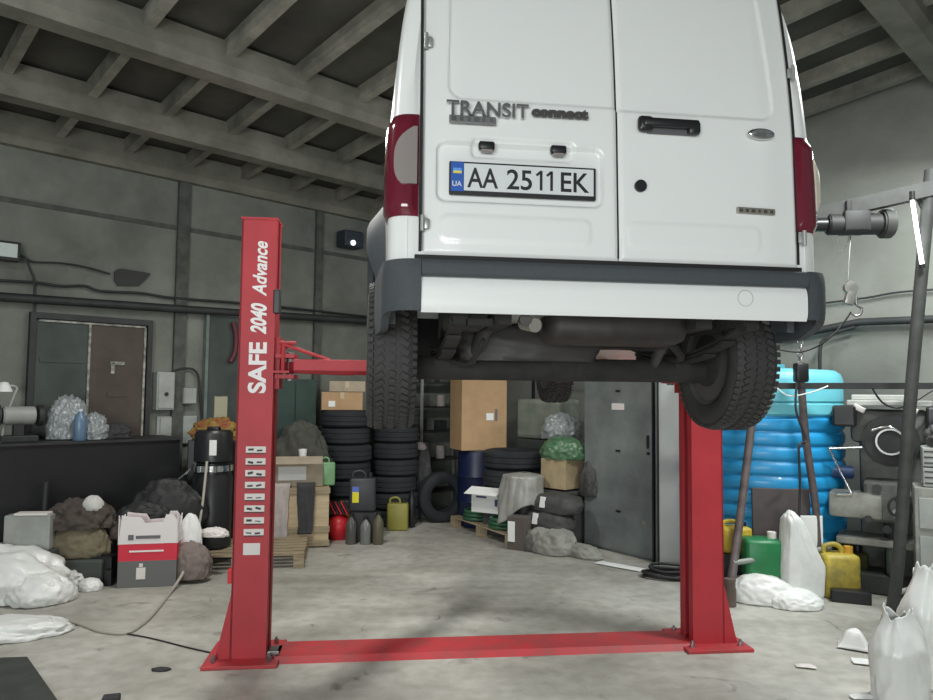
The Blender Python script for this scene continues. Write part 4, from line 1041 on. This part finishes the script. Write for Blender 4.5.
# pale green plastic crates
t = box('glass_pane_crate', 'pale green translucent crate behind the green film bag', 'crate', Vector((p.x, p.y, 1.12)), (.75, .45, .52), YR, mat('pale_green_crate', (.17, .20, .17), .4, col2=(.25, .27, .23), scale=5), tape=False, bev=.05)
b = new(); bx(b, (0, 0, .56), (.7, .5, 1.11), bev=.02); tag(obj('dark_cabinet', b, mat('dark_green_grey', (.05, .06, .055), .7, var=.3), loc=(p.x, p.y, 0), rz=YR), 'dark cabinet supporting the pale green crate in the corner', 'cabinet')
p = on_r(557, 430, 6.85); lump('plastic_wrap', 'clear crumpled plastic wrap on top of the green film bag', 'wrap', (p.x+.05, p.y, 1.16), (.46, .42, .30), plasB, 73, .2, 2.0)
p = on_r(562, 465, 6.62)
lump('green_film_bag', 'shiny green film bag on top of the yellowish box', 'bag', (p.x+.02, p.y, .95), (.56, .46, .26), greenfilm, 79, .14, 1.8, YR, .4)
box('cardboard_box', 'yellowish cardboard box under the green film bag', 'box', (p.x-.0, p.y, .62), (.36, .34, .34), YR, mat('yellow_cardboard2', (.45, .36, .22), .8, var=.2), None)
b = new(); bx(b, (0, 0, .30), (.6, .4, .6), bev=.02); tag(obj('dark_box', b, sackD, loc=(p.x-.05, p.y+.02, 0), rz=YR), 'dark box hidden behind the stacked sacks under the yellowish box', 'box')
lump('dark_sack', 'dark sack squeezed between the green film bag and the grey cabinet', 'sack', (p.x+.33, p.y-.22, .55), (.3, .3, .40), sackD, 83, .15, 2)
# stacked dark sacks with white labels
for px, py, z, nm, sd in ((556, 497, .40, 'upper', 89), (553, 516, .22, 'lower', 97)):
    p = fl(px, 552); t = thing('labelled_sack', 'dark sack with a white tag, %s of two lying on the grey sack' % nm, 'sack', (p.x+(.03 if nm == 'upper' else -.02), p.y+.22, z), YR, 'sacks piled by the grey cabinet')
    b = new(); blob(b, (0, 0, 0), (.66, .42, .21), sd, .10, 1.8, 4, .4, 0, .4); obj('sack_body', b, sackD, t, sm=180)
    b = new(); bx(b, (-.04, -.19, .115), (.07, .02, .12), rot=Matrix.Rotation(-.2, 4, 'X'), bev=.004); obj('tag', b, paper, t)
p = fl(553, 555); lump('grey_sack', 'full grey woven sack on the floor at the bottom of the sack pile', 'sack', (p.x, p.y+.16, 0), (.62, .42, .27), canvas, 101, .10, 1.8, YR, .35, 'sacks piled by the grey cabinet', .3)
p = fl(588, 558); lump('grey_sack', 'small flat grey sack on the floor at the foot of the grey cabinet', 'sack', (p.x-.03, p.y+.05, 0), (.42, .24, .13), canvas, 103, .12, 2, YR, .3, 'sacks piled by the grey cabinet')
# grey plastic bag over a bucket
p = at(524, 540, 8.27); t = thing('covered_bucket', 'bucket covered with a cloudy grey plastic bag standing behind the brown carton', 'bucket', (p.x, p.y, .0), 0)
b = new(); lathe(b, [(0, 0), (.16, 0), (.18, .45), (0, .45)], 28); obj('bucket_body', b, dark, t, sm=50)
def f(u, v):
    a = u*2*PI; s = v
    r_ = .04+.17*min(1, s/.25)+.06*s+.05*noise.noise(Vector((math.cos(a)*3, math.sin(a)*3, s*1.5)))*min(1, s*2)
    z = .80-.03*s/.25 if s < .25 else .77-(s-.25)/.75*(.42+.12*math.sin(a*2+1))
    return Vector((r_*math.cos(a)-.06*s*.6, r_*math.sin(a), z))
b = new(); sheet(b, f, 48, 24, .005); bmesh.ops.remove_doubles(b, verts=b.verts, dist=.0005); obj('plastic_bag', b, plasG, t, sm=180)
b = new(); cyl(b, (0, 0, .45), (0, 0, .76), .16, 24); obj('bucket_top', b, sackD, t)
# brown carton with white label on floor
p = fl(518, 550); t = box('brown_carton', 'small dark brown carton with a tall white label on the floor before the pallet', 'carton', (p.x+.02, p.y+.06, 0), (.22, .18, .36), R(-30), mat('brown_box', (.10, .085, .075), .8), tape=False, flaps=False)
b = new(); bx(b, (-.05, -.103, .20), (.085, .004, .22)); obj('label', b, paper, t)
p = fl(534, 553); lump('round_bundle', 'round dark bundle between the brown carton and the grey sack', 'bundle', (p.x+.01, p.y+.12, 0), (.24, .22, .22), mat('grey_cloth2', (.13, .125, .115), .9, var=.3), 107, .1, 1.6)
# pallet
pa = fl(449, 527); pb = fl(508, 549); mp = (pa+pb)/2; ang = math.atan2(pb.y-pa.y, pb.x-pa.x)
nrm = Vector((-math.sin(ang), math.cos(ang), 0))
pallet('wooden_pallet', 'low pallet with coiled green things in front of the junk pile', (mp.x+nrm.x*.32, mp.y+nrm.y*.32, 0), ang, (pb-pa).length, .6)
for k, (px, py) in enumerate(((468, 510), (505, 516))):
    q = mp+nrm*.20+Vector((math.cos(ang), math.sin(ang), 0))*(-.32+k*.62); 
    b = new()
    for j in range(3): lathe(b, [(.17-.008*j+.022*math.cos(a), .024+.042*j+.022*math.sin(a)) for a in [i*PI/4 for i in range(8)]], 32, close=True)
    tag(obj('coiled_hose', b, mat('green_hose', (.04, .13, .07), .45, var=.3), sm=60, loc=(q.x, q.y, .146)), 'coiled green hose on the low pallet, %s coil' % ('left', 'right')[k], 'hose', 'coiled hoses on the pallet')
q = mp+nrm*.26+Vector((math.cos(ang), math.sin(ang), 0))*.05
t = box('white_carton', 'open white printed carton resting above the coiled hoses on the low pallet', 'carton', (q.x-.05, q.y, .29), (.44, .30, .24), ang+R(30), paper, tape=False, flaps=True)
b = new(); bx(b, (-.08, -.152, .185), (.14, .004, .022)); bx(b, (.12, -.152, .13), (.035, .004, .08)); obj('print', b, mat('navy_print', (.05, .07, .16), .6), t)
q = mp+nrm*.55; lump('dark_bundle', 'dark bundle on the pallet behind the white carton', 'bundle', (q.x-.1, q.y, .15), (.8, .3, .50), sackD, 113, .15, 2, ang)

# ================================================================== RIGHT SIDE
# hose coil and metal frame left of right post
p = fl(664, 580); b = new()
for j in range(4):
    R2 = .24+.03*math.sin(j*2.1)
    tube(b, [(R2*math.cos(a)*1.1+.02*j, R2*.6*math.sin(a), .016+.024*j+.012*math.sin(a*2+j)) for a in [i*2*PI/16 for i in range(17)]], .014, 8, 3)
tag(obj('black_hose_coil', b, cabM, sm=60, loc=(p.x+.10, p.y+.10, 0)), 'coil of black hose on the floor left of the right lift post', 'hose')
p = fl(668, 566); t = thing('metal_bracket', 'dirty rectangular metal bracket leaning left of the right lift post', 'bracket', (p.x+.02, p.y+.22, .10), R(-20))
b = new()
for x in (-.15, .15): bx(b, (x, 0, .14), (.04, .05, .30), rot=Matrix.Rotation(-.35, 4, 'Y'))
bx(b, (-.05, 0, .28), (.34, .06, .04)); bx(b, (.05, 0, 0.01), (.34, .06, .04)); obj('frame', b, mat('dirty_metal', (.25, .24, .23), .6, var=.4), t)
b = new(); bx(b, (.02, -.03, .14), (.18, .02, .18), rot=Matrix.Rotation(-.35, 4, 'Y')); obj('plate', b, stick, t)
# rusty leaning pipe with foot
p = fl(730, 606); q = at(757, 380, 6.45)
t = thing('leaning_pipe', 'rusty brown pipe leaning on the blue tank right of the right lift post', 'pipe', (p.x, p.y, 0))
b = new(); pts_ = [Vector((0, 0, .12)), Vector(at(741, 510, 6.2))-p, Vector(q)-p]; tube(b, pts_, .036, 12, 4); obj('tube', b, rust, t, sm=60)
b = new(); cyl(b, (0, 0, 0), (0, 0, .15), .05, 16, bev=.005); cyl(b, (0, 0, .15), (0, 0, .22), .045, 16); obj('foot', b, mat('brown_metal', (.14, .11, .09), .6, var=.3), t, sm=40)
# yellow box, green canister, dark board, paper sacks
p = at(729, 560, 6.35); jerry('yellow_canister', 'small yellow canister right behind the right lift post', (p.x+.05, p.y, .34), R(0), (.26, .2, .27), yel)
b = new(); bx(b, (0, 0, .17), (.36, .26, .34), bev=.02); tag(obj('rubber_step', b, dark, loc=(p.x+.05, p.y, 0)), 'black block under the small yellow canister', 'block')
p = at(764, 575, 6.15); t = jerry('green_canister', 'square green metal canister in front of the blue tank', (p.x-.02, p.y, .17), R(-6), (.31, .24, .40), grn, stick, handle=False)
b = new(); bx(b, (p.x+.0, p.y, .085), (.46, .28, .17), bev=.01); tag(obj('wooden_block', b, wood), 'wooden block under the green canister', 'block')
q = at(783, 490, 6.42); t = thing('dark_board', 'dark grey board leaning against the blue tank', 'board', (q.x, 6.42, 0), R(-8))
b = new(); bx(b, (0, .06, .44), (.50, .03, .88), rot=Matrix.Rotation(-.06, 4, 'X'), bev=.01); obj('panel', b, mat('dark_brown_board', (.09, .075, .075), .7, var=.2), t)
p = fl(792, 580); Y0 = 6.22
def pts_on(Y, L): return [at(x, y, Y) for x, y in L]
def slab(name, label, cat, L, Y, th, m, lean_=0):
    P = pts_on(Y, L); o = Vector((sum(v.x for v in P)/len(P), Y, 0)); b = new()
    prism(b, [(v.x-o.x, v.z) for v in P], 0, th)
    for v in b.verts: v.co.y += lean_*v.co.z
    return tag(obj(name, b, m, loc=o), label, cat)
lump('paper_sack', 'white paper sack with torn pointed top standing right of the green canister', 'sack', (at(795, 540, Y0).x-.03, Y0-.18, .0), (.42, .20, .80), mat('white_sack', (.72, .74, .72), .7, var=.12), 127, .05, 1.2, R(10), .8, None, .6)
o = C.objects[-1]
for v in o.data.vertices:
    k = max(0, (v.co.z-.3)/.44); v.co.x = v.co.x*(1-.72*k)-.10*k
t = thing('white_board', 'white board with a green mark standing behind the paper sack', 'board', (at(800, 540, 6.36).x+.04, 6.36, 0), 0)
b = new(); bx(b, (.04, 0, .33), (.24, .02, .66), bev=.004); obj('panel', b, paper, t)
o = lump('white_cloth', 'white cloth heap on the floor before the green canister', 'cloth', (at(762, 585, 6.0).x, 6.02, 0), (.52, .26, .22), plasW, 131, .12, 1.5, R(-18), .2)
lump('white_cloth', 'flat white cloth end reaching towards the tripod leg', 'cloth', (at(797, 585, 5.88).x, 5.9, 0), (.42, .26, .14), plasW, 137, .10, 1.8, R(0), .2)
# horizontal conduit in front
pa = at(733, 563, 6.0); pb = at(830, 548, 6.3)
b = new(); tube(b, [Vector((0, 0, 0)), (pb-pa)*.5, pb-pa], .022, 10, 0); cyl(b, (pb-pa)*.50, (pb-pa)*.62, .032, 12)
tag(obj('grey_rod', b, mat('grey_conduit', (.30, .32, .30), .5, metal=.3), sm=60, loc=pa), 'grey metal rod lying across between leaning pipe and tripod leg', 'rod')
P = [fl(735, 597, .02), fl(760, 600, .02), fl(790, 598, .02), fl(815, 592, .02)]
b = new(); o = P[0].copy(); tube(b, [q-o for q in P], .016, 8); tag(obj('floor_hose', b, cabM, sm=60, loc=o), 'black hose lying along the floor before the white cloths', 'hose')
P = [fl(735, 578, .03), fl(750, 588, .03), fl(775, 592, .03), fl(790, 583, .03)]
b = new(); o = P[0].copy(); tube(b, [q-o for q in P], .014, 8); tag(obj('floor_hose', b, cabM, sm=60, loc=o), 'second black hose curving behind the leaning pipe foot', 'hose')
P = [fl(836, 640, .006), fl(818, 622, .006), fl(790, 611, .006), fl(765, 603, .006)]

# crane frame
p1_ = fl(818, 592); top1 = at(801, 382, 6.3); base2 = fl(891, 616); top2 = at(931, 170, 5.35)
t = thing('hoist_frame', 'dark steel tube gantry frame on the right with a sloping boom', 'frame', (p1_.x, p1_.y, 0)); o = Vector((p1_.x, p1_.y, 0))
b = new(); tube(b, [Vector((0, 0, 0)), Vector(at(817, 520, 6.38))-o, Vector(at(806, 440, 6.34))-o, top1-o], .033, 10, 4); obj('leg', b, rust, t, sm=60)
b = new(); bx(b, (0, 0, .09), (.12, .12, .18), bev=.02); obj('foot', b, dark, t)
b = new(); q0 = base2-o; q1 = top2-o; tube(b, [q0, q0.lerp(q1, .12)+Vector((.02, 0, 0)), q0.lerp(q1, .5), q1], .045, 12, 5); obj('leg', b, poleM, t, sm=60)
bar0 = at(700, 386, 6.5); bar1 = at(960, 386, 6.0)
b = new(); d = bar1-bar0; bx(b, (bar0+bar1)/2-o, (d.length, .045, .055), rot=d.to_track_quat('X', 'Z').to_matrix().to_4x4()); obj('crossbar', b, darksteel, t)
bm0 = at(760, 228, 5.75); bm1 = at(980, 178, 5.25)
b = new(); d = bm1-bm0; bx(b, (bm0+bm1)/2-o, (d.length, .09, .115), rot=d.to_track_quat('X', 'Z').to_matrix().to_4x4()); obj('boom', b, poleM, t)
b = new(); g0 = Vector(at(913, 190, 5.40))-o; g1 = Vector(at(932, 228, 5.36))-o; g2 = Vector(at(932, 188, 5.36))-o
f_ = [b.verts.new(v) for v in (g0, g1, g2)]+[b.verts.new(v+Vector((0, .02, 0))) for v in (g0, g1, g2)]
b.faces.new(f_[:3]); b.faces.new(f_[3:][::-1])
for i in range(3): b.faces.new((f_[i], f_[(i+1) % 3], f_[3+(i+1) % 3], f_[3+i]))
obj('gusset', b, darksteel, t)
# electric hoist
hp = at(853, 208, 5.55); t = thing('electric_hoist', 'dark electric cable hoist hanging under the sloping boom, with hook block', 'hoist', hp, R(-6))
b = new(); cyl(b, (-.20, 0, -.13), (.20, 0, -.13), .085, 24, bev=.01); bx(b, (0, 0, -.04), (.16, .12, .08), bev=.01); bx(b, (.0, 0, -.12), (.20, .19, .17), bev=.02); obj('motor_body', b, darksteel, t, sm=45)
b = new(); cyl(b, (.20, 0, -.13), (.29, 0, -.13), .115, 28, bev=.012); obj('end_cover', b, poleM, t, sm=45)
b = new(); cyl(b, (-.20, 0, -.13), (-.30, 0, -.13), .055, 20, bev=.008); obj('drive_end', b, dark, t, sm=45)
b = new()
for x in (-.06, .08): bx(b, (x, 0, -.005), (.04, .16, .10), bev=.005)
obj('clamp', b, dark, t)
hk = Vector(at(849, 280, 5.5))-hp
b = new(); cyl(b, (-.02, 0, -.2), hk+Vector((-.0, 0, .0)), .004, 6); tube(b, [(-.12, 0, -.2), (-.11, 0, -.35), (-.05, 0, -.28), (-.03, 0, -.21)], .003, 6); obj('wire_rope', b, steel, t)
b = new(); M = Matrix.Translation(hk+Vector((.02, 0, -.06))) @ Matrix.Rotation(.25, 4, 'Y')
lathe(b, [(0, -.03), (.052, -.022), (.057, 0), (.052, .022), (0, .03)], 28, M @ Matrix.Rotation(PI/2, 4, 'X')); bx(b, (.012, 0, -.06), (.075, .05, .15), bev=.012, M=M)
obj('hook_block', b, mat('worn_pale_steel', (.32, .32, .30), .35, metal=.6, var=.3), t, sm=45)
b = new(); hb = hk+Vector((.06, 0, -.19)); tube(b, [hb+Vector((0, 0, .06)), hb, hb+Vector((.035, 0, -.03)), hb+Vector((.03, 0, -.075)), hb+Vector((-.01, 0, -.09)), hb+Vector((-.045, 0, -.065))], lambda s: .014*(1-.5*s), 10); obj('hook', b, steel, t, sm=60)
# slack cable from hook
P = [Vector(at(851, 312, 5.5)), at(838, 330, 5.55), at(820, 345, 5.6), at(800, 352, 5.7), at(780, 350, 5.8)]
b = new(); o = P[0].copy(); tube(b, [q-o for q in P], .007, 6); tag(obj('slack_rope', b, cabM, sm=60, loc=o), 'dark slack rope trailing left from the hoist hook', 'rope')
# chain + black plug on top of pole
P = [at(801, 384, 6.25), at(800, 362, 6.25)]
t = thing('chain_hook', 'worn metal chain with black grip hanging above the frame crossbar', 'chain', at(801, 384, 6.22)); o = Vector(t.location)
b = new(); bx(b, (0, 0, .10), (.11, .10, .17), bev=.02); obj('grip', b, dark, t, sm=45)
for k in range(5):
    b = new(); z = .20+k*.055
    tube(b, [(.022*math.cos(a) if k % 2 else 0, 0 if k % 2 else .022*math.cos(a), z+.036*math.sin(a)) for a in [i*PI/5 for i in range(11)]], .008, 6, 2); obj('link', b, steel, t, sm=60)
b = new(); cyl(b, (-.01, 0, .47), (-.01, 0, 2.1), .005, 6); obj('rope', b, cabM, t)
# cable hanging loop along the leg
P = [at(797, 380, 6.2), at(796, 410, 6.15), at(806, 440, 6.15), at(799, 446, 6.1), at(800, 480, 6.1), at(799, 520, 6.1), at(797, 560, 6.05), at(790, 586, 6.05)]
b = new(); o = P[0].copy(); tube(b, [q-o for q in P], .010, 8); tag(obj('hanging_cable', b, cabM, sm=60, loc=o), 'black cable hanging from the crossbar in front of the blue tank', 'cable')
P = [at(777, 388, 6.25), at(790, 396, 6.2), at(812, 392, 6.2), at(828, 386, 6.2)]
b = new(); o = P[0].copy(); tube(b, [q-o for q in P], .006, 6); tag(obj('white_string', b, paper, sm=60, loc=o), 'thin white string sagging under the frame crossbar before the tank', 'string')
P = [at(872, 388, 6.1), at(882, 402, 6.1), at(896, 408, 6.1), at(910, 404, 6.0), at(933, 390, 6.0), at(950, 380, 6.0)]
b = new(); o = P[0].copy(); tube(b, [q-o for q in P], .008, 6); tag(obj('hanging_cable', b, cabM, sm=60, loc=o), 'dark cable drooping from the crossbar above the milling machine', 'cable')
# fluorescent-looking tube
p0 = at(912, 198, 5.36); p1 = at(922, 264, 5.36); t = thing('tube_lamp', 'thin lit white tube lamp hanging slanted below the boom', 'lamp', p0)
em = bpy.data.materials.new('lit_tube'); em.use_nodes = True; pb_ = em.node_tree.nodes['Principled BSDF']; pb_.inputs['Emission Color'].default_value = (.95, 1, .98, 1); pb_.inputs['Emission Strength'].default_value = 6
b = new(); cyl(b, Vector((0, 0, 0)), p1-p0, .014, 12); obj('tube', b, em, t)
b = new(); cyl(b, Vector((0, 0, .05)), Vector((0, 0, -.02)), .02, 12); obj('end_cap', b, dark, t); b = new(); cyl(b, p1-p0, (p1-p0)*1.06, .02, 12); obj('end_cap', b, dark, t)

# milling machine
mc = at(887, 560, 6.55); t = thing('milling_machine', 'grey milling machine with dark round head and white crank on the right', 'machine', (mc.x, 6.55, 0), R(-32))
b = new(); bx(b, (0, 0, .09), (1.0, .75, .18), bev=.02); obj('base', b, mat('oily_dark_base', (.045, .05, .045), .5, var=.4), t)
b = new(); bx(b, (.05, .15, .85), (.50, .42, 1.4), bev=.04); bx(b, (.05, .05, 1.45), (.62, .5, .30), bev=.05); obj('machine_column', b, machM, t, sm=40)
b = new(); bx(b, (.05, -.05, 1.66), (.66, .45, .05), bev=.01); bx(b, (-.02, -.05, 1.71), (.45, .3, .05), bev=.01); obj('top_plate', b, mat('pale_top', (.50, .51, .48), .4, var=.2), t)
for x in (-.30, .42):
    b = new(); bx(b, (x, -.24, 1.54), (.19, .16, .19), bev=.02); obj('motor_box', b, dark, t)
for x in (-.18, .22):
    b = new(); bx(b, (x, -.26, 1.61), (.10, .05, .05), rot=Matrix.Rotation(.5, 4, 'Y'), bev=.008); obj('clamp', b, stick, t)
b = new(); cyl(b, (.06, -.18, 1.33), (.06, -.34, 1.33), .22, 36, bev=.02); cyl(b, (.06, -.34, 1.33), (.06, -.42, 1.33), .12, 24, bev=.015); obj('spindle_head', b, darksteel, t, sm=40)
b = new(); lathe(b, [(.10, 0), (.115, 0), (.115, .012), (.10, .012)], 24, Matrix.Translation((.06, -.43, 1.33)) @ Matrix.Rotation(PI/2, 4, 'X'), close=True); obj('ring', b, steel, t)
b = new(); tube(b, [(-.08, -.40, 1.42), (.06, -.42, 1.46), (.16, -.40, 1.38)], .012, 8); obj('chrome_lever', b, chrome, t, sm=60)
b = new(); cyl(b, (-.16, -.36, 1.27), (-.42, -.40, 1.25), .014, 10); cyl(b, (-.42, -.40, 1.25), (-.24, -.44, .86), .012, 10); cyl(b, (-.24, -.44, .86), (-.36, -.44, .85), .016, 10); obj('crank', b, chrome, t, sm=60)
b = new(); cyl(b, (-.25, -.1, 1.02), (-.48, -.16, 1.02), .06, 20, bev=.01); cyl(b, (-.48, -.16, 1.02), (-.52, -.17, 1.02), .035, 16); obj('side_motor', b, mat('navy_cover', (.03, .06, .16), .5), t, sm=40)
b = new(); bx(b, (.02, -.20, .80), (.36, .34, .36), bev=.03); obj('knee', b, machM, t)
b = new(); bx(b, (-.22, -.30, .76), (.42, .28, .22), bev=.03); obj('gear_cover', b, machL, t, sm=40)
for k, (x, z) in enumerate(((-.05, .92), (.10, .72), (-.12, .66), (.16, .90), (.02, .58))):
    b = new(); cyl(b, (x, -.37, z), (x, -.44, z), .035+.008*(k % 2), 16, bev=.005); obj('knob', b, steel if k % 2 else dark, t, sm=40)
b = new(); lathe(b, [(.075, -.012), (.09, -.012), (.095, 0), (.09, .012), (.075, .012)], 28, Matrix.Translation((.12, -.46, .78)) @ Matrix.Rotation(PI/2, 4, 'X'), close=True)
for k in range(3): 
    a = k*2*PI/3; cyl(b, (.12, -.46, .78), (.12+.085*math.cos(a), -.46, .78+.085*math.sin(a)), .008, 8)
obj('handwheel', b, darksteel, t, sm=50)
b = new(); bx(b, (.0, -.22, .45), (.75, .40, .06), bev=.01); obj('work_table', b, machL, t)
b = new(); cyl(b, (.05, -.22, .18), (.05, -.22, .62), .06, 20); obj('lift_screw', b, darksteel, t, sm=40)
b = new(); bx(b, (.25, -.15, .32), (.5, .5, .28), bev=.03); bx(b, (.62, .05, .55), (.3, .4, .72), bev=.02); obj('coolant_tank', b, mat('dark_green_machine', (.045, .065, .05), .5, var=.4), t)
# drawers/boxes at right edge
q = at(934, 470, 5.75)
t = thing('drawer_cabinet', 'pale grey drawer unit at the right edge beside the milling machine', 'cabinet', (q.x+.14, 5.78, 0), R(-30))
b = new(); bx(b, (0, 0, .50), (.5, .4, 1.0), bev=.008); obj('cabinet_body', b, machL, t)
for k in range(3):
    b = new(); bx(b, (0, -.205, .2+k*.3), (.44, .02, .24), bev=.004); dd = obj('drawer', b, boxM, t)
    b = new(); bx(b, (0, -.225, .2+k*.3), (.14, .02, .02)); obj('handle', b, dark, dd)
for k, z in enumerate((1.005, 1.165)):
    t2 = box('grey_tool_case', 'grey ribbed tool case on the drawer unit, %s of two' % ('lower', 'upper')[k], 'case', (q.x+.14, 5.75, z), (.40, .30, .15), R(-30), boxM, 'tool cases on the drawer unit', tape=False)
    b = new()
    for j in range(3): bx(b, (0, -.152, .03+.045*j), (.38, .006, .010))
    obj('rib', b, darksteel, t2)
lump('tool_bag', 'dark crumpled bag on top of the upper grey tool case', 'bag', (q.x+.14, 5.75, 1.32), (.34, .24, .20), sackD, 139, .2, 2)
b = new(); pA = fl(900, 592, .10); pB = fl(960, 575, .16); tube(b, [Vector((0, 0, 0)), pB-pA], .022, 10, 0); tag(obj('white_pipe', b, stick, sm=60, loc=pA), 'short white pipe sloping up behind the white bags', 'pipe')
# yellow canister
p = fl(846, 600); jerry('yellow_canister', 'large dirty yellow plastic canister on the floor left of the milling machine', (p.x, p.y+.12, 0), R(-8), (.30, .24, .44), mat('dirty_yellow', (.52, .40, .05), .5, col2=(.24, .20, .05), scale=6), mat('orange_cap', (.55, .30, .03), .5))
p = fl(878, 598); jerry('dark_green_canister', 'dark olive canister right behind the large yellow canister', (p.x-.05, p.y+.38, 0), R(-8), (.3, .22, .38), mat('dark_olive', (.07, .075, .03), .5))
b = new(); q = fl(885, 612); bx(b, (0, 0, .05), (.30, .2, .10), bev=.01); tag(obj('black_crate', b, dark, loc=(q.x-.12, q.y+.30, 0), rz=R(-20)), 'low black crate beside the foot of the slanting grey tube', 'crate')
# white bags bottom right
def tallbag(loc, r_, h, seed, label, m_):
    t = thing('white_bag', label, 'bag', loc)
    def f(u, v):
        a = u*2*PI; n = noise.noise(Vector((math.cos(a)*2.2+seed, math.sin(a)*2.2, v*3)))+.5*noise.noise(Vector((math.cos(a)*6+seed, math.sin(a)*6, v*7)))
        rr = r_*(1.0+.08*n+.05*(1-abs(noise.noise(Vector((a*3+seed, math.cos(a)*2, v*2.5))))*3)+.03*noise.noise(Vector((math.cos(a)*9, math.sin(a)*9, v*14+seed))))*(1-.50*ss(.55, 1, v)); rr *= ss(-.05, .06, v)*.12+.88
        return Vector((rr*math.cos(a)*1.0, rr*math.sin(a)*.8, h*v*(1+v*v*(.05*math.sin(a*2+seed)+-.10*noise.noise(Vector((math.cos(a)*1.3, math.sin(a)*2.5, seed)))))))
    b = new(); sheet(b, f, 64, 40, .005); bmesh.ops.remove_doubles(b, verts=b.verts, dist=.0008); obj('film', b, m_, t, sm=180)
    b = new(); blob(b, (0, 0, .01), (r_*1.7, r_*1.35, h*.62), seed, .08, 1.6, 4, .5, 0, .3); obj('contents', b, mat('grey_rubbish', (.42, .43, .41), .7, var=.3, scale=7), t, sm=180)
tallbag((fl(903, 706).x+.02, fl(903, 700).y-.02, 0), .15, .50, 3, 'standing white plastic rubbish bag with open top at the bottom right corner', plasW)
tallbag((fl(940, 690).x+.03, fl(940, 690).y+.10, 0), .19, .68, 7, 'taller white plastic bag cut off by the right edge of the photo', plasW)
# paper scraps on floor
def scrap(px, py, w, d, h, label, seed, rz=0, m_=paper):
    p = fl(px, py); cloth('paper_scrap', label, 'paper', (p.x, p.y, 0), crump(seed, w, d, h, 5), 24, 18, m_, .003, rz)
scrap(854, 648, .20, .16, .13, 'folded white paper scrap standing up on the floor left of the white bags', 5, R(-30))
scrap(869, 664, .20, .10, .02, 'flat white paper scrap on the floor beside the white bags', 15, R(-20))
scrap(806, 668, .12, .05, .02, 'thin paper sliver on the floor in front of the right lift post', 25, R(-15), stick)
scrap(863, 699, .14, .06, .03, 'small white scrap at the bottom edge left of the white bags', 35)
scrap(620, 567, .5, .14, .012, 'scattered pale dust and paper shreds at the foot of the grey cabinet', 45, R(-40))

# small wall lamp / device left of van
p = on_s(350, 240, 7.9); t = thing('wall_speaker', 'small dark device with a bright spot on the back wall left of the van', 'device', p, YL)
b = new(); bx(b, (0, 0, 0), (.30, .22, .22), bev=.02); bx(b, (0, .12, .02), (.06, .10, .08)); obj('housing', b, mat('navy_housing', (.03, .04, .055), .5), t)
b = new(); cyl(b, (-.03, -.11, -.06), (-.03, -.13, -.06), .035, 16); em2 = bpy.data.materials.new('lit_spot'); em2.use_nodes = True; e_ = em2.node_tree.nodes['Principled BSDF']; e_.inputs['Emission Color'].default_value = (.9, .95, 1, 1); e_.inputs['Emission Strength'].default_value = 1.2
obj('lamp_lens', b, em2, t)

# ================================================================== LIGHT
def area(name, loc, tgt, size, power, col=(1, 1, 1), sy=None):
    l = bpy.data.lights.new(name, 'AREA'); l.energy = power; l.color = col; l.size = size
    if sy: l.shape = 'RECTANGLE'; l.size_y = sy
    o = bpy.data.objects.new(name, l); C.objects.link(o); o.location = loc
    o.rotation_euler = (Vector(tgt)-Vector(loc)).to_track_quat('-Z', 'Y').to_euler(); return o
area('gate_daylight', (-.9, -3.4, 1.75), (.3, 4, 2.0), 3.6, 235, (.97, 1, .99), 1.9)
area('ceiling_lamp', (3.3, 4.1, 4.2), (2.9, 4.9, .0), .9, 110, (.97, 1, .97), .2)
area('ceiling_lamp', (4.0, 5.8, 3.9), (3.7, 6.6, .0), .9, 60, (.93, 1, 1), .2)
area('ceiling_lamp', (-1.6, 5.6, 4.0), (-.2, 5.0, .0), 1.2, 85, (1, .98, .92), .2)
area('ceiling_lamp', (1.9, 7.0, 4.1), (.9, 5.6, .0), 1.2, 25, (1, .97, .90), .2)
area('ceiling_lamp', (-3.0, 2.6, 4.3), (-2.6, 4.4, .0), .8, 40, (.97, 1, .98), .2)
w = bpy.data.worlds.new('world'); bpy.context.scene.world = w; w.use_nodes = True
w.node_tree.nodes['Background'].inputs[0].default_value = (.62, .70, .70, 1); w.node_tree.nodes['Background'].inputs[1].default_value = .20
vs = bpy.context.scene.view_settings
vs.view_transform = 'Standard'; vs.look = 'None'; vs.gamma = 1; vs.use_curve_mapping = False; vs.exposure = .25
